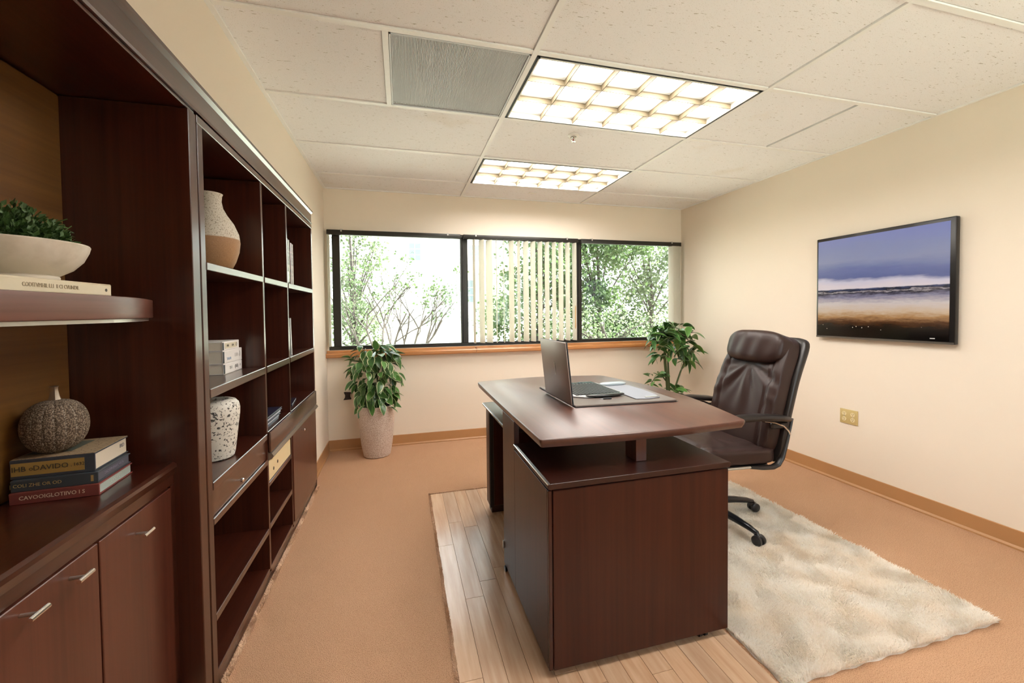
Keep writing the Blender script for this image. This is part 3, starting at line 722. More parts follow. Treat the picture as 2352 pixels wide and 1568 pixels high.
for k in range(5):
    a = math.radians(-78+72*k); d = Vector((math.cos(a), math.sin(a), 0)); s_ = Vector((-d.y, d.x, 0)); c = Vector((1.10, CYc, 0))
    pts = [c+d*.035+Vector((0, 0, .105)), c+d*.12+Vector((0, 0, .108)), c+d*.22+Vector((0, 0, .100)), c+d*.30+Vector((0, 0, .088)), c+d*.335+Vector((0, 0, .078)), c+d*.345+Vector((0, 0, .062))]
    leg = MB().tube(pts, [.028, .027, .023, .019, .016, .011], 12, squash=(.85, .8)).build('base_leg', mat('chair_base_black', (.010, .011, .014), .22), t, smooth=True)
    e = c+d*.345; b = MB()
    for q in (-1, 1):
        o1 = e+s_*(.006*q)+Vector((0, 0, RZ+.026)); o2 = e+s_*(.026*q)+Vector((0, 0, RZ+.026))
        b.tube([o1, o1+s_*.004*q, o2-s_*.004*q, o2], [.022, .026, .026, .020], 18)
    b.tube([e+Vector((0, 0, RZ+.03)), e+Vector((0, 0, .064))], .008, 10)
    b.pillow((.020, .012, .016), (.7, .7), (16, 8), lambda x, y, z: tuple(e+d*(x-.004)+s_*y+Vector((0, 0, RZ+.040+z))))
    b.build('caster', BLKPL, leg, smooth=True)

# ================================================================== RIGHT WALL: SCREEN, OUTLET
t = thing('television', 'wall-mounted flat screen television showing a stormy grey beach', 'television', (R, .275, 1.03))
ty0, ty1, tz0, tz1 = -.118, .672, 1.012, 1.722
MB().box(R-.036, R-.006, ty0, ty1, tz0, tz1).build('bezel', mat('tv_bezel', (.012, .011, .011), .3), t, bevel=.006, seg=2)
MB().box(R-.006, R-.0008, ty0+.12, ty1-.12, tz0+.12, tz1-.12).build('wall_bracket', BLKPL, t)
MB().box(R-.0395, R-.0365, ty0+.004, ty1-.004, tz0+.0005, tz0+.012).build('lower_trim', mat('tv_trim', (.16, .14, .12), .3, metal=.5), t)
PIC = mat('beach_picture', (.3, .3, .4), .16)
def _pic():
    m = PIC; tc = nd(m, 'ShaderNodeTexCoord'); sx = nd(m, 'ShaderNodeSeparateXYZ'); ln(m, tc.outputs['Generated'], sx.inputs[0])
    U, V = sx.outputs[1], sx.outputs[2]          # U grows to the left of the picture
    def mth(op, a, b_=None, c_=None):
        n_ = nd(m, 'ShaderNodeMath', operation=op)
        for i, q in enumerate((a, b_, c_)):
            if q is None: continue
            if isinstance(q, bpy.types.NodeSocket): ln(m, q, n_.inputs[i])
            else: n_.inputs[i].default_value = q
        return n_.outputs[0]
    cb = nd(m, 'ShaderNodeCombineXYZ'); ln(m, U, cb.inputs[0]); ln(m, V, cb.inputs[1])
    def nz(sc_, su, sv, det=4):
        mp = nd(m, 'ShaderNodeMapping'); mp.inputs['Scale'].default_value = (su, sv, 1); ln(m, cb.outputs[0], mp.inputs[0]); return noise(m, mp.outputs[0], sc_, det, .6)
    n1 = nz(2.2, 1, 3.2); n2 = nz(6, 1, 4.5); n3 = nz(26, 1, 2.2); n4 = nz(70, 1, 1)
    vs1 = mth('ADD', V, mth('MULTIPLY', mth('SUBTRACT', n1, .5), .16))          # sky, soft
    vs1 = mth('ADD', vs1, mth('MULTIPLY', mth('SUBTRACT', U, .5), -.05))
    L_ = lambda *c: lin(c)
    sky = ramp(m, vs1, [(.50, L_(190, 184, 196)), (.545, L_(176, 176, 198)), (.59, L_(86, 96, 142)), (.66, L_(96, 106, 152)), (.76, L_(126, 134, 168)), (.88, L_(120, 130, 172)), (1.0, L_(116, 126, 182))])
    vg = mth('ADD', V, mth('MULTIPLY', mth('SUBTRACT', n2, .5), .10)); vg = mth('ADD', vg, mth('MULTIPLY', mth('SUBTRACT', n3, .5), .035))
    gnd = ramp(m, vg, [(.03, L_(10, 7, 6)), (.10, L_(18, 11, 8)), (.155, L_(74, 46, 26)), (.205, L_(150, 116, 80)), (.25, L_(176, 158, 138)), (.33, L_(178, 172, 176)), (.40, L_(112, 112, 138)), (.435, L_(34, 32, 44)), (.452, L_(150, 146, 156)), (.458, L_(22, 22, 30)), (.485, L_(58, 66, 100))])
    gnd = mixc(m, ramp(m, n4, [(.66, (0, 0, 0)), (.72, (.5, .5, .5))]), gnd, mixc(m, .5, gnd, L_(40, 28, 20)))
    sel = ramp(m, mth('ADD', V, mth('MULTIPLY', mth('SUBTRACT', nz(9, 1, .1, 3), .5), .02)), [(.478, (0, 0, 0)), (.482, (1, 1, 1))])
    sp = nd(m, 'ShaderNodeTexVoronoi'); sp.inputs['Scale'].default_value = 26; ln(m, cb.outputs[0], sp.inputs['Vector'])
    spk = mth('MULTIPLY', mth('LESS_THAN', sp.outputs['Distance'], .10), mth('MULTIPLY', mth('LESS_THAN', V, .115), mth('GREATER_THAN', V, .06)))
    c = mixc(m, sel, gnd, sky); c = mixc(m, mth('MULTIPLY', spk, .7), c, L_(230, 220, 205))
    ln(m, c, P(m).inputs['Base Color'])
    ln(m, c, P(m).inputs['Emission Color']); P(m).inputs['Emission Strength'].default_value = .06
_pic()
MB().box(R-.0385, R-.0364, ty0+.026, ty1-.014, tz0+.016, tz1-.022).build('screen', PIC, t)
MB().box(R-.0391, R-.0386, -.030, -.006, tz0+.028, tz0+.033).build('brand_mark', mat('tv_logo', (.6, .6, .6), .4), t)

t = thing('wall_outlet', 'beige double wall outlet plate below the television', 'outlet', (R, .459, .47))
oy0, oy1, oz0, oz1 = .401, .518, .421, .520
PLT = mat('outlet_plate', (.60, .46, .20), .45); SOC = mat('outlet_socket', (.80, .68, .40), .4); HOL = mat('outlet_slot', (.10, .06, .02), .5)
MB().box(R-.006, R-.0005, oy0, oy1, oz0, oz1).build('plate', PLT, t, bevel=.002, seg=2)
for yy in (.488, .432):
    for zz in (.489, .452):
        s = MB().tube([(R-.0062, yy, zz), (R-.0085, yy, zz)], .0145, 20, squash=(1, 1)).build('socket', SOC, t)
        MB().box(R-.0090, R-.0086, yy+.004, yy+.0062, zz+.001, zz+.008).box(R-.0090, R-.0086, yy-.0062, yy-.004, zz+.001, zz+.008).tube([(R-.0086, yy, zz-.006), (R-.0090, yy, zz-.006)], .0026, 8).build('slot', HOL, s)
    MB().tube([(R-.0062, yy, .4705), (R-.0078, yy, .4705)], .003, 10).build('screw', STEEL, t)

# ================================================================== THINGS ON THE SHELVES
PAPER = mat('book_pages', (.78, .72, .60), .8)
GOLD = mat('gold_foil', (.72, .55, .25), .35, metal=.6); INK = mat('dark_ink', (.06, .05, .04), .6); CREAMINK = mat('cream_foil', (.78, .62, .48), .5)
def book(label, cx, cy, z0, lx, ly, hz, rotz, cover, page=PAPER, group=None, spine='-y', name='book'):
    """closed book lying flat: length lx along local x, depth ly along local y, spine on the given local side"""
    o = thing(name, label, 'book', (cx, cy, z0), rotz, group); o['dim'] = (lx, ly, hz)
    bt = min(.003, hz*.14); a, d = lx/2, ly/2
    s = MB().box(-a, a, -d, d, 0, bt).box(-a, a, -d, d, hz-bt, hz)
    if spine == '-y': s.box(-a, a, -d, -d+bt*1.2, bt, hz-bt); pb = (-a+.003, a-.003, -d+bt*1.2, d-.004)
    else: s.box(a-bt*1.2, a, -d, d, bt, hz-bt); pb = (-a+.003, a-bt*1.2, -d+.003, d-.003)
    s.build('cover', cover, o, local=True, bevel=.0008)
    MB().box(*pb, bt, hz-bt).build('page_block', page, o, local=True)
    return o
# stack under the gourd: the long sides face the camera (-y), the short sides face the room (+x)
def faces(o):
    lx, ly, hz = o['dim']; del o['dim']
    return lx, ly, hz
def on_front(o, s, x, z, size, mt, d, sx=1.0): return text('lettering', s, size, mt, o, frame_mtx((x, -d-.0006, z), (1, 0, 0), (0, 0, 1)), sx=sx)
def on_right(o, s, y, z, size, mt, a, sx=1.0): return text('lettering', s, size, mt, o, frame_mtx((a+.0006, y, z), (0, 1, 0), (0, 0, 1)), sx=sx)
ZC = .7862; RT = .08
bk1 = book('red book with cream lettering, lowest of the stack under the gourd', -1.374, -.390, ZC, .164, .152, .028, RT, mat('red_cloth', (.22, .055, .048), .5), mat('pale_green_edge', (.40, .47, .43), .5))
lx, ly, hz = faces(bk1); on_front(bk1, 'CAVOOIGLOTIIVO I S', -.005, hz/2, .013, CREAMINK, ly/2, .95); on_right(bk1, 'SCVN VIL  S', .0, hz/2, .011, mat('pale_ink', (.62, .66, .6), .5), lx/2-.003)
bk2 = book('slate blue book with gold lettering, middle of the stack under the gourd', -1.376, -.387, ZC+.0284, .160, .148, .027, RT, mat('slate_cloth', (.055, .07, .085), .5), mat('slate_edge', (.11, .11, .14), .5))
lx, ly, hz = faces(bk2); on_front(bk2, '| COLI ZHE OR OD', -.035, hz/2, .011, GOLD, ly/2); MB().box(lx/2-.014, lx/2-.009, -ly/2-.0006, -ly/2-.0001, .006, .021).build('gold_mark', GOLD, bk2, local=True); on_right(bk2, 'DADEIM ENVIL HIUR', .0, hz/2, .0095, mat('grey_ink', (.30, .28, .36), .5), lx/2-.003)
bk3 = book('thick old book with gold label and cracked cover, top of the stack', -1.384, -.378, ZC+.0558, .156, .150, .045, RT, mat('navy_board', (.05, .06, .08), .45), mat('cream_edge', (.70, .62, .50), .6))
lx, ly, hz = faces(bk3)
MB().box(-lx/2+.002, lx/2-.020, -ly/2-.0006, -ly/2-.0001, .007, .037).build('gold_label', mat('gold_label', (.40, .26, .08), .45), bk3, local=True)
for s_, x, sz in (('IHB', -.062, .017), ('o', -.040, .015), ('DAVIDO', -.004, .017), ('. .', .030, .014), ('1632', .048, .011)): on_front(bk3, s_, x, hz/2, sz, INK, ly/2+.0006)
on_right(bk3, 'IRD', .05, hz/2+.004, .014, mat('blue_ink', (.10, .12, .16), .5), lx/2-.003)
CRK = mat('cracked_paper', (.42, .30, .16), .8)
def _crk():
    m = CRK; v = nd(m, 'ShaderNodeTexVoronoi', feature='DISTANCE_TO_EDGE'); v.inputs['Scale'].default_value = 60; ln(m, coords(m, (1, 2.2, 1)), v.inputs['Vector'])
    n_ = noise(m, coords(m), 14, 3); c = mixc(m, n_, (.44, .31, .17), (.30, .24, .16))
    ln(m, mixc(m, ramp(m, v.outputs['Distance'], [(.0, (0, 0, 0)), (.06, (1, 1, 1))]), (.17, .11, .06), c), P(m).inputs['Base Color'])
_crk()
MB().box(-lx/2+.001, lx/2-.0005, -ly/2+.001, ly/2-.001, hz+.0001, hz+.0012).build('cover_paper', CRK, bk3, local=True)
MB().box(-lx/2+.008, lx/2-.062, -ly/2+.035, ly/2-.02, hz+.0013, hz+.0018).build('green_inset', mat('green_inset', (.10, .115, .09), .6), bk3, local=True)
# gourd ornament
ZG = ZC+.0558+.045+.0019
t = thing('gourd_ornament', 'ribbed speckled brown gourd ornament with a metal stem on the books', 'ornament', (-1.402, -.405, ZG))
GRD = mat('gourd_weave', (.20, .145, .10), .75)
def _grd():
    m = GRD; v = nd(m, 'ShaderNodeTexVoronoi'); v.inputs['Scale'].default_value = 330; ln(m, coords(m), v.inputs['Vector'])
    tc = nd(m, 'ShaderNodeTexCoord'); g = nd(m, 'ShaderNodeTexGradient', gradient_type='RADIAL'); ln(m, tc.outputs['Object'], g.inputs[0])
    mu = nd(m, 'ShaderNodeMath', operation='MULTIPLY'); ln(m, g.outputs['Fac'], mu.inputs[0]); mu.inputs[1].default_value = 18
    fr_ = nd(m, 'ShaderNodeMath', operation='FRACT'); ln(m, mu.outputs[0], fr_.inputs[0]); st = ramp(m, fr_.outputs[0], [(0, (.75, .75, .75)), (.10, (.1, .1, .1)), (.90, (.1, .1, .1)), (1, (.75, .75, .75))])
    sp = ramp(m, v.outputs['Distance'], [(.2, (.33, .245, .165)), (.6, (.075, .05, .032))])
    ln(m, mixc(m, st, sp, mixc(m, ramp(m, v.outputs['Distance'], [(.3, (1, 1, 1)), (.6, (0, 0, 0))]), (.13, .10, .07), (.58, .53, .46))), P(m).inputs['Base Color']); bump(m, v.outputs['Distance'], .8, .0015)
_grd()
pf = [(.020, 0)]+[(.0605*math.cos(a)**.72, .064+.064*math.sin(a)) for a in np.linspace(-1.35, 1.38, 22)]+[(.012, .128)]
MB().lathe(pf, (0, 0, 0), 108, rib=lambda a, k: 1-.045*(abs(math.sin(a*9))**.35 < .62)*(1-abs(math.sin(a*9)))).build('body', GRD, t, local=True, smooth=True, ang=80)
MB().lathe([(.012, .126), (.009, .136), (.0068, .150), (.0066, .158), (.0085, .161), (.003, .162)], (0, 0, 0), 14, rib=lambda a, k: 1+.12*math.cos(a*6)).build('stem', mat('pewter', (.45, .40, .34), .35, metal=.9), t, local=True, smooth=True)
# book under the bowl
bk = book('thin cream book lying under the stone bowl', -1.318, -.668, 1.2684, .21, .290, .027, 0.0, mat('cream_cover', (.66, .58, .42), .55), group=None, spine='+x')
lx, ly, hz = faces(bk)
on_right(bk, 'CODITVMHIL LLI  II CI CVLINDIL', -.02, hz/2, .011, mat('brown_ink', (.33, .26, .16), .6), lx/2, .85)
MB().tube([(lx/2+.0001, ly/2-.016, hz/2), (lx/2+.0006, ly/2-.016, hz/2)], .0035, 12).build('spine_mark', INK, bk, local=True)
# bowl planter
ZBW = 1.2684+.0272
t = thing('stone_bowl', 'pale stone footed bowl on the curved alcove shelf', 'bowl', (-1.332, -.622, ZBW))
STN = mat('pale_stone', (.60, .54, .45), .6)
def _stn():
    m = STN; a = noise(m, coords(m), 18, 5); ln(m, ramp(m, a, [(.3, (.50, .44, .35)), (.6, (.66, .60, .51))]), P(m).inputs['Base Color'])
_stn()
MB().lathe([(.074, 0), (.076, .003), (.076, .010), (.074, .012), (.096, .026), (.112, .045), (.121, .066), (.1235, .076), (.122, .079), (.116, .079), (.112, .072), (.10, .060), (0, .058)], (0, 0, 0), 64).build('bowl', STN, t, local=True, smooth=True)
t2 = thing('fern_plant', 'leafy green herb plant growing in the stone bowl', 'plant', (-1.332, -.622, ZBW+.06))
GREEN = mat('herb_green', (.045, .11, .028), .5)
def _grn(m, a, b_, sc_=40):
    n_ = noise(m, coords(m), sc_, 2); ln(m, mixc(m, n_, a, b_), P(m).inputs['Base Color'])
_grn(GREEN, (.018, .055, .012), (.085, .17, .04))
def leafcloud(name, n, sampler, ln0, ln1, wd, mt, parent, dirfn=None, zref=None, local=True):
    V = []; F = []
    for i in range(n):
        p = Vector(sampler()); d = Vector(dirfn(p)) if dirfn else Vector((random.gauss(0, 1), random.gauss(0, 1), random.gauss(.2, .8)))
        d += Vector((random.gauss(0, .5), random.gauss(0, .5), random.gauss(0, .5))); d.normalize()
        s_ = d.cross(Vector((random.gauss(0, 1), random.gauss(0, 1), random.gauss(0, 1)))).normalized(); nn = d.cross(s_)
        l_ = random.uniform(ln0, ln1); w_ = l_*wd; b0 = len(V)
        V += [p, p+d*l_*.5+s_*w_+nn*l_*.08, p+d*l_, p+d*l_*.5-s_*w_+nn*l_*.08]; F += [(b0, b0+1, b0+2, b0+3)]
    b = MB(); b.add(V, F); me = bpy.data.meshes.new(name); me.from_pydata([tuple(v) for v in V], [], F); me.materials.append(mt); me.update()
    o = bpy.data.objects.new(name, me); link(o, parent); o['kind'] = 'stuff'; return o
def herb():
    while True:
        x, y, z = random.uniform(-1, 1), random.uniform(-1, 1), random.uniform(0, 1)
        r = math.sqrt(x*x+y*y+z*z)
        if .45 < r < 1: return (x*.100, y*.100, z*(.092+.012*math.sin(x*5)*math.cos(y*7))-.004)
leafcloud('foliage', 2600, herb, .008, .018, .30, GREEN, t2, dirfn=lambda p: Vector((p.x, p.y, p.z+.02)).normalized())
b = MB()
for i in range(26):
    a = random.uniform(0, 6.28); r = random.uniform(.02, .095); b.tube([(0, 0, -.001), (r*.5*math.cos(a), r*.5*math.sin(a), .05), (r*math.cos(a), r*math.sin(a), random.uniform(.05, .09))], .0012, 5)
b.build('stems', GREEN, t2, local=True)
def sprig():
    s_ = random.random(); return (.0+.02*random.gauss(0, .4)+.012, .085+.05*s_+random.gauss(0, .007), .028+.045*s_+random.gauss(0, .010))
leafcloud('sprig', 130, sprig, .008, .016, .30, GREEN, t2)
b = MB()
for i in range(5): b.tube([(.01, .06, .0), (.012+.004*i, .09, .03+.004*i), (.012+.006*(i-2), .125+.004*i, .055+.008*(i-1))], .001, 5)
b.build('sprig_stem', GREEN, t2, local=True)

# two-tone vase
VS = mat('two_tone_glaze', (.6, .55, .45), .6)
def _vs():
    m = VS; tc = nd(m, 'ShaderNodeTexCoord'); sx = nd(m, 'ShaderNodeSeparateXYZ'); ln(m, tc.outputs['Object'], sx.inputs[0])
    n_ = noise(m, coords(m), 240, 2); up = mixc(m, ramp(m, n_, [(.36, (0, 0, 0)), (.46, (1, 1, 1))]), (.27, .22, .15), (.60, .54, .44))
    lo = mixc(m, noise(m, coords(m, (1, 1, 2.5)), 190, 2), (.22, .10, .04), (.46, .26, .12))
    st = ramp(m, sx.outputs[2], [(.125, (0, 0, 0)), (.127, (1, 1, 1))]); ln(m, mixc(m, st, lo, up), P(m).inputs['Base Color']); bump(m, n_, .3, .001)
_vs()
t = tag(MB().lathe([(.058, 0), (.066, .006), (.082, .04), (.094, .08), (.098, .115), (.094, .150), (.078, .190), (.057, .222), (.044, .248), (.039, .275), (.041, .296), (.044, .304), (.038, .304), (.034, .28), (.036, .25), (0, .23)], (0, 0, 0), 64).build('ceramic_vase', VS, smooth=True), 'tall two-tone vase, cream speckled neck over a tan body, on the top shelf', 'vase')
t.location = (-1.283, .188, 1.3925)
# speckled jar
SP = mat('speckled_glaze', (.7, .68, .62), .5)
def _sp():
    m = SP; n_ = noise(m, coords(m), 95, 3, .65); n2 = noise(m, coords(m), 30, 2)
    ad = nd(m, 'ShaderNodeMath', operation='MULTIPLY_ADD'); ln(m, n2, ad.inputs[0]); ad.inputs[1].default_value = .18; ln(m, n_, ad.inputs[2])
    ln(m, ramp(m, ad.outputs[0], [(.50, (.035, .033, .030)), (.535, (.70, .67, .60))]), P(m).inputs['Base Color'])
_sp()
t = tag(MB().lathe([(.058, 0), (.064, .004), (.068, .02), (.074, .07), (.080, .12), (.0855, .165), (.086, .185), (.082, .205), (.072, .217), (.058, .222), (.050, .221), (.046, .215), (0, .205)], (0, 0, 0), 64).build('speckled_jar', SP, smooth=True), 'white jar with black speckles on the lower shelf above the drawer', 'vase')
t.location = (-1.262, .112, .6805)
# small bracket lamp stub under the shelf above the jar
tag(MB().box(-1.30, -1.235, .02, .075, .944, .9535).tube([(-1.237, .078, .953), (-1.237, .078, .930)], .0022, 8).build('shelf_bracket', mat('bracket_taupe', (.30, .20, .16), .4)), 'small metal bracket under the shelf above the speckled jar', 'bracket')
# white binders stacked
WHT = mat('white_cover', (.80, .77, .74), .45); NAVY = mat('navy_spine', (.02, .035, .045), .4); BLUEINK = mat('pale_blue_ink', (.20, .34, .52), .5); GREYINK = mat('soft_grey_ink', (.5, .48, .46), .5)
zz = .9845
specs = [('white book with boxed dark lettering, lowest of the three on the middle shelf', .190, .042, 0, -.0),
         ('thick white book with blue lettering, middle of the three on the middle shelf', .196, .052, 0, .0),
         ('smaller white book with cream label, top of the three on the middle shelf', .168, .036, .0, -.012)]
for i, (lb, wd, hz, rz, sh_) in enumerate(specs):
    yc = .375-wd/2+(-.032 if i == 2 else 0)+.002*i
    o = book(lb, -1.335, yc, zz, .17, wd, hz, 0, WHT, group='white books on the middle shelf', spine='+x'); lx, ly, hz = faces(o)
    MB().box(lx/2+.0001, lx/2+.0008, -ly/2+.000, -ly/2+.012, .003, hz-.003).build('dark_band', NAVY, o, local=True)
    if i == 0:
        on_right(o, 'TIVI', -.025, hz/2, .017, GREYINK, lx/2); on_right(o, '(AB)', .035, hz/2, .020, INK, lx/2); on_right(o, '10', .075, hz/2, .015, GREYINK, lx/2)
    elif i == 1:
        on_right(o, 'TIV/AB', -.040, .017, .015, BLUEINK, lx/2); on_right(o, '110', .035, hz/2, .022, GREYINK, lx/2); on_right(o, ')', .075, hz/2+.004, .026, INK, lx/2)
    else:
        MB().box(lx/2+.0001, lx/2+.0004, -ly/2+.022, ly/2-.02, .007, hz-.007).build('cream_label', mat('cream_label', (.66, .60, .45), .5), o, local=True)
        on_right(o, 'SVB', -.034, hz/2, .013, INK, lx/2+.0003); on_right(o, 'IXA', .018, hz/2, .013, INK, lx/2+.0003); on_right(o, 'O', .056, hz/2, .020, INK, lx/2+.0003)
    zz += hz+.0003
# upright books, third bay
def upright(label, y, th, z0, hgt, dep, xf, cover, tilt_=0, group=None, extra=None):
    o = thing('book', label, 'book', (xf-dep/2, y, z0), 0, group); o.rotation_euler = (tilt_, 0, 0)
    bt = .0022
    MB().box(-dep/2, dep/2, -th/2, -th/2+bt, 0, hgt).box(-dep/2, dep/2, th/2-bt, th/2, 0, hgt).box(dep/2-bt, dep/2, -th/2+bt, th/2-bt, 0, hgt).build('cover', cover, o, local=True, bevel=.0006)
    MB().box(-dep/2+.003, dep/2-bt, -th/2+bt, th/2-bt, .003, hgt-.003).build('page_block', PAPER, o, local=True)
    if extra: extra(o, th, hgt, dep)
    return o
def mottled(name, a, b_, c_):
    m = mat(name, a, .35); n_ = noise(m, coords(m), 55, 4, .7); ln(m, ramp(m, n_, [(.36, a), (.5, b_), (.62, c_)]), P(m).inputs['Base Color']); return m
def band(mt, z0, z1): return lambda o, th, hgt, dep: MB().box(dep/2+.0001, dep/2+.0006, -th/2+.001, th/2-.001, hgt*z0, hgt*z1).build('spine_band', mt, o, local=True)
upright('dark grey book with silver band, leftmost upright on the top right shelf', .926, .034, 1.3925, .262, .15, -1.19, mottled('grey_spine', (.02, .02, .02), (.10, .10, .09), (.3, .29, .26)), group='upright books on the top right shelf', extra=band(STEEL, .05, .28))
upright('green and brown mottled book, second upright on the top right shelf', .962, .034, 1.3925, .258, .15, -1.19, mottled('green_spine', (.03, .05, .03), (.16, .18, .11), (.38, .36, .27)), group='upright books on the top right shelf', extra=band(INK, .02, .06))
upright('crimson patterned book, third upright on the top right shelf', 1.004, .040, 1.3925, .246, .15, -1.188, mottled('crimson_spine', (.02, .012, .012), (.12, .022, .03), (.30, .10, .09)), group='upright books on the top right shelf')
upright('tan edged patterned book, rightmost upright on the top right shelf', 1.040, .024, 1.3925, .244, .15, -1.188, mottled('tan_spine', (.12, .07, .05), (.26, .18, .14), (.45, .36, .3)), group='upright books on the top right shelf')
upright('black folder with chrome ring, leftmost upright on the middle right shelf', .902, .034, .9845, .210, .16, -1.19, mat('black_folder', (.012, .012, .012), .3), group='upright folders on the middle right shelf',
        extra=lambda o, th, hgt, dep: MB().tube([(dep/2+.0005, 0, hgt-.02), (dep/2+.003, 0, hgt-.02)], .008, 14).build('ring', CHROME, o, local=True))
upright('black and tan folder, middle upright on the middle right shelf', .936, .024, .9845, .212, .16, -1.19, mat('dark_tan_folder', (.05, .038, .03), .4), group='upright folders on the middle right shelf')
upright('silver grey folder leaning, rightmost upright on the middle right shelf', .978, .016, .9845, .214, .16, -1.19, mat('silver_folder', (.42, .41, .42), .3, metal=.3), tilt_=.055, group='upright folders on the middle right shelf')
# dark blue magazines in bay two, booklet in bay three
MAG = mat('navy_magazine', (.018, .02, .045), .3)
zz = .6845
for i in range(5):
    lb = ['lowest', 'second lowest', 'middle', 'second highest', 'topmost'][i]
    o = book('navy magazine with white page edges, %s of the stack in the centre bay' % lb, -1.29+.004*i, .560-.006*(i % 2), zz, .20, .255, .0115, 0, MAG, mat('mag_edge', (.55, .55, .62), .5) if i % 2 else MAG, group='navy magazines in the centre bay', spine='-y', name='magazine'); faces(o); zz += .0118
o = book('navy and white booklet propped in the right bay above the drawers', -1.305, 1.06, .6845, .20, .22, .010, 0, MAG, WHT, spine='-y', name='booklet'); faces(o); zz = .6955
o.rotation_euler = (0, 0, .12)
o2 = book('thin white leaflet on top of the navy booklet in the right bay', -1.31, 1.05, .6948, .17, .18, .004, .25, WHT, WHT, spine='-y', name='leaflet'); faces(o2)

# ================================================================== POTTED PLANTS
def leafmesh(name, ln_, wd, curl, fold, mats):
    # mats: [green, margin]; main blade plus thin paler margin strips
    b = MB(); n = 7
    rows = []
    for i in range(n+1):
        s_ = i/n; w_ = wd*(math.sin(math.pi*min(1, s_*.97+.03)**.8))**.85+.0008; y = ln_*s_; z = -curl*ln_*s_*s_
        rows.append([(-w_, y, z+fold*w_), (-w_*.80, y, z+fold*w_*.8), (0, y, z), (w_*.80, y, z+fold*w_*.8), (w_, y, z+fold*w_)])
    V = [p for r in rows for p in r]; F = []; Mi = []
    for i in range(n):
        for k in range(4):
            F.append((i*5+k, i*5+k+1, (i+1)*5+k+1, (i+1)*5+k)); Mi.append(1 if k in (0, 3) else 0)
    me = bpy.data.meshes.new(name); me.from_pydata(V, [], F)
    for mt in mats: me.materials.append(mt)
    me.polygons.foreach_set('material_index', Mi); me.polygons.foreach_set('use_smooth', [True]*len(F)); me.update(); return me
LG = mat('leaf_deep_green', (.020, .075, .018), .28); _grn(LG, (.020, .075, .018), (.060, .165, .036), 25)
LG2 = mat('leaf_bright_green', (.06, .16, .03), .3); _grn(LG2, (.05, .15, .028), (.12, .28, .06), 25)
LM = mat('leaf_pale_margin', (.58, .64, .38), .4)
LM2 = mat('leaf_mid_margin', (.20, .34, .11), .4)
def put_leaf(me, parent, p, d, roll_, sc_):
    d = Vector(d).normalized(); upv = Vector((0, 0, 1)); s_ = d.cross(upv)
    if s_.length < .05: s_ = Vector((1, 0, 0))
    s_.normalize(); nrm = s_.cross(d).normalized(); R_ = Matrix((s_, d, nrm)).transposed() @ Matrix.Rotation(roll_, 3, 'Y')
    o = bpy.data.objects.new('leaf', me); link(o, parent)
    mm = R_.to_4x4() @ Matrix.Scale(sc_, 4); mm.translation = Vector(p); o.matrix_local = mm; return o
# left: tall stone-look pot with drooping variegated leaves
PXY = (-.790, 2.035)
POTM = mat('pot_stipple', (.70, .62, .54), .7)
def _pot():
    m = POTM; v = nd(m, 'ShaderNodeTexVoronoi'); v.inputs['Scale'].default_value = 150; ln(m, coords(m), v.inputs['Vector'])
    ln(m, ramp(m, v.outputs['Distance'], [(.25, (.72, .63, .56)), (.62, (.52, .40, .33))]), P(m).inputs['Base Color']); bump(m, v.outputs['Distance'], .6, .003)
_pot()
t = thing('planter_pot', 'tall tapered stippled beige planter standing by the window wall', 'planter', (*PXY, 0))
MB().lathe([(.105, .002), (.110, .006), (.128, .10), (.143, .24), (.150, .36), (.150, .43), (.149, .437), (.142, .437), (.140, .42), (.138, .395), (0, .39)], (0, 0, 0), 56).build('pot', POTM, t, local=True, smooth=True)
MB().lathe([(.1385, .392), (.12, .400), (.06, .404), (0, .405)], (0, 0, 0), 32).build('soil', mat('soil', (.03, .02, .014), .9), t, local=True, smooth=True)
pl = thing('bushy_houseplant', 'bushy drooping green houseplant with pale leaf margins in the tapered planter', 'plant', (*PXY, .405))
ml = [leafmesh('leaf_a', .100, .029, .30, .25, [LG, LM]), leafmesh('leaf_b', .088, .026, .55, .2, [LG, LM2]), leafmesh('leaf_c', .095, .030, .15, .3, [LG2, LM])]
r_ = random.Random(5)
def shell_leaf(n, cz, rx, ry, rz, zmin, zmax, down):
    for i in range(n):
        while True:
            th = r_.uniform(0, 6.283); z = r_.uniform(zmin, zmax)
            q = (z-cz)/rz
            if abs(q) < 1: break
        k = math.sqrt(1-q*q); rr_ = r_.uniform(.45, .92)
        p = Vector((rx*k*rr_*math.cos(th), ry*k*rr_*math.sin(th), z))
        d = Vector((math.cos(th)*.8+r_.gauss(0, .35), math.sin(th)*.8+r_.gauss(0, .35), -down+r_.gauss(0, .45)+.5*q))
        if p.y+.12*d.normalized().y > .195: d.y = -abs(d.y)
        put_leaf(r_.choice(ml), pl, p, d, r_.gauss(0, .5), r_.uniform(.75, 1.15))
shell_leaf(250, .30, .215, .165, .33, .03, .54, .65)
for (x, y, z, dx, dy, dz, s_) in ((.01, -.02, .50, -.12, -.2, 1, 1.0), (.03, -.02, .50, .35, -.2, .8, .8), (.10, -.02, .47, .7, -.3, .35, 1.0), (.12, -.05, .47, .9, -.4, .05, 1.0), (.16, .0, .46, 1, -.1, .25, .9), (-.12, -.03, .40, -.9, -.4, .35, .95), (-.17, -.02, .42, -.9, -.3, .15, .9), (-.20, .0, .44, -.9, -.1, .25, .8), (.05, -.13, .06, .2, -.5, -.5, 1.0), (-.02, -.14, .05, -.05, -.4, -.6, .9), (-.08, -.13, .06, -.5, -.4, -.4, .9), (.09, -.09, .03, .9, -.4, -.2, 1.1)):
    put_leaf(r_.choice((ml[0], ml[2])), pl, (x, y, z), (dx, dy, dz), r_.gauss(0, .3), s_)
b = MB()
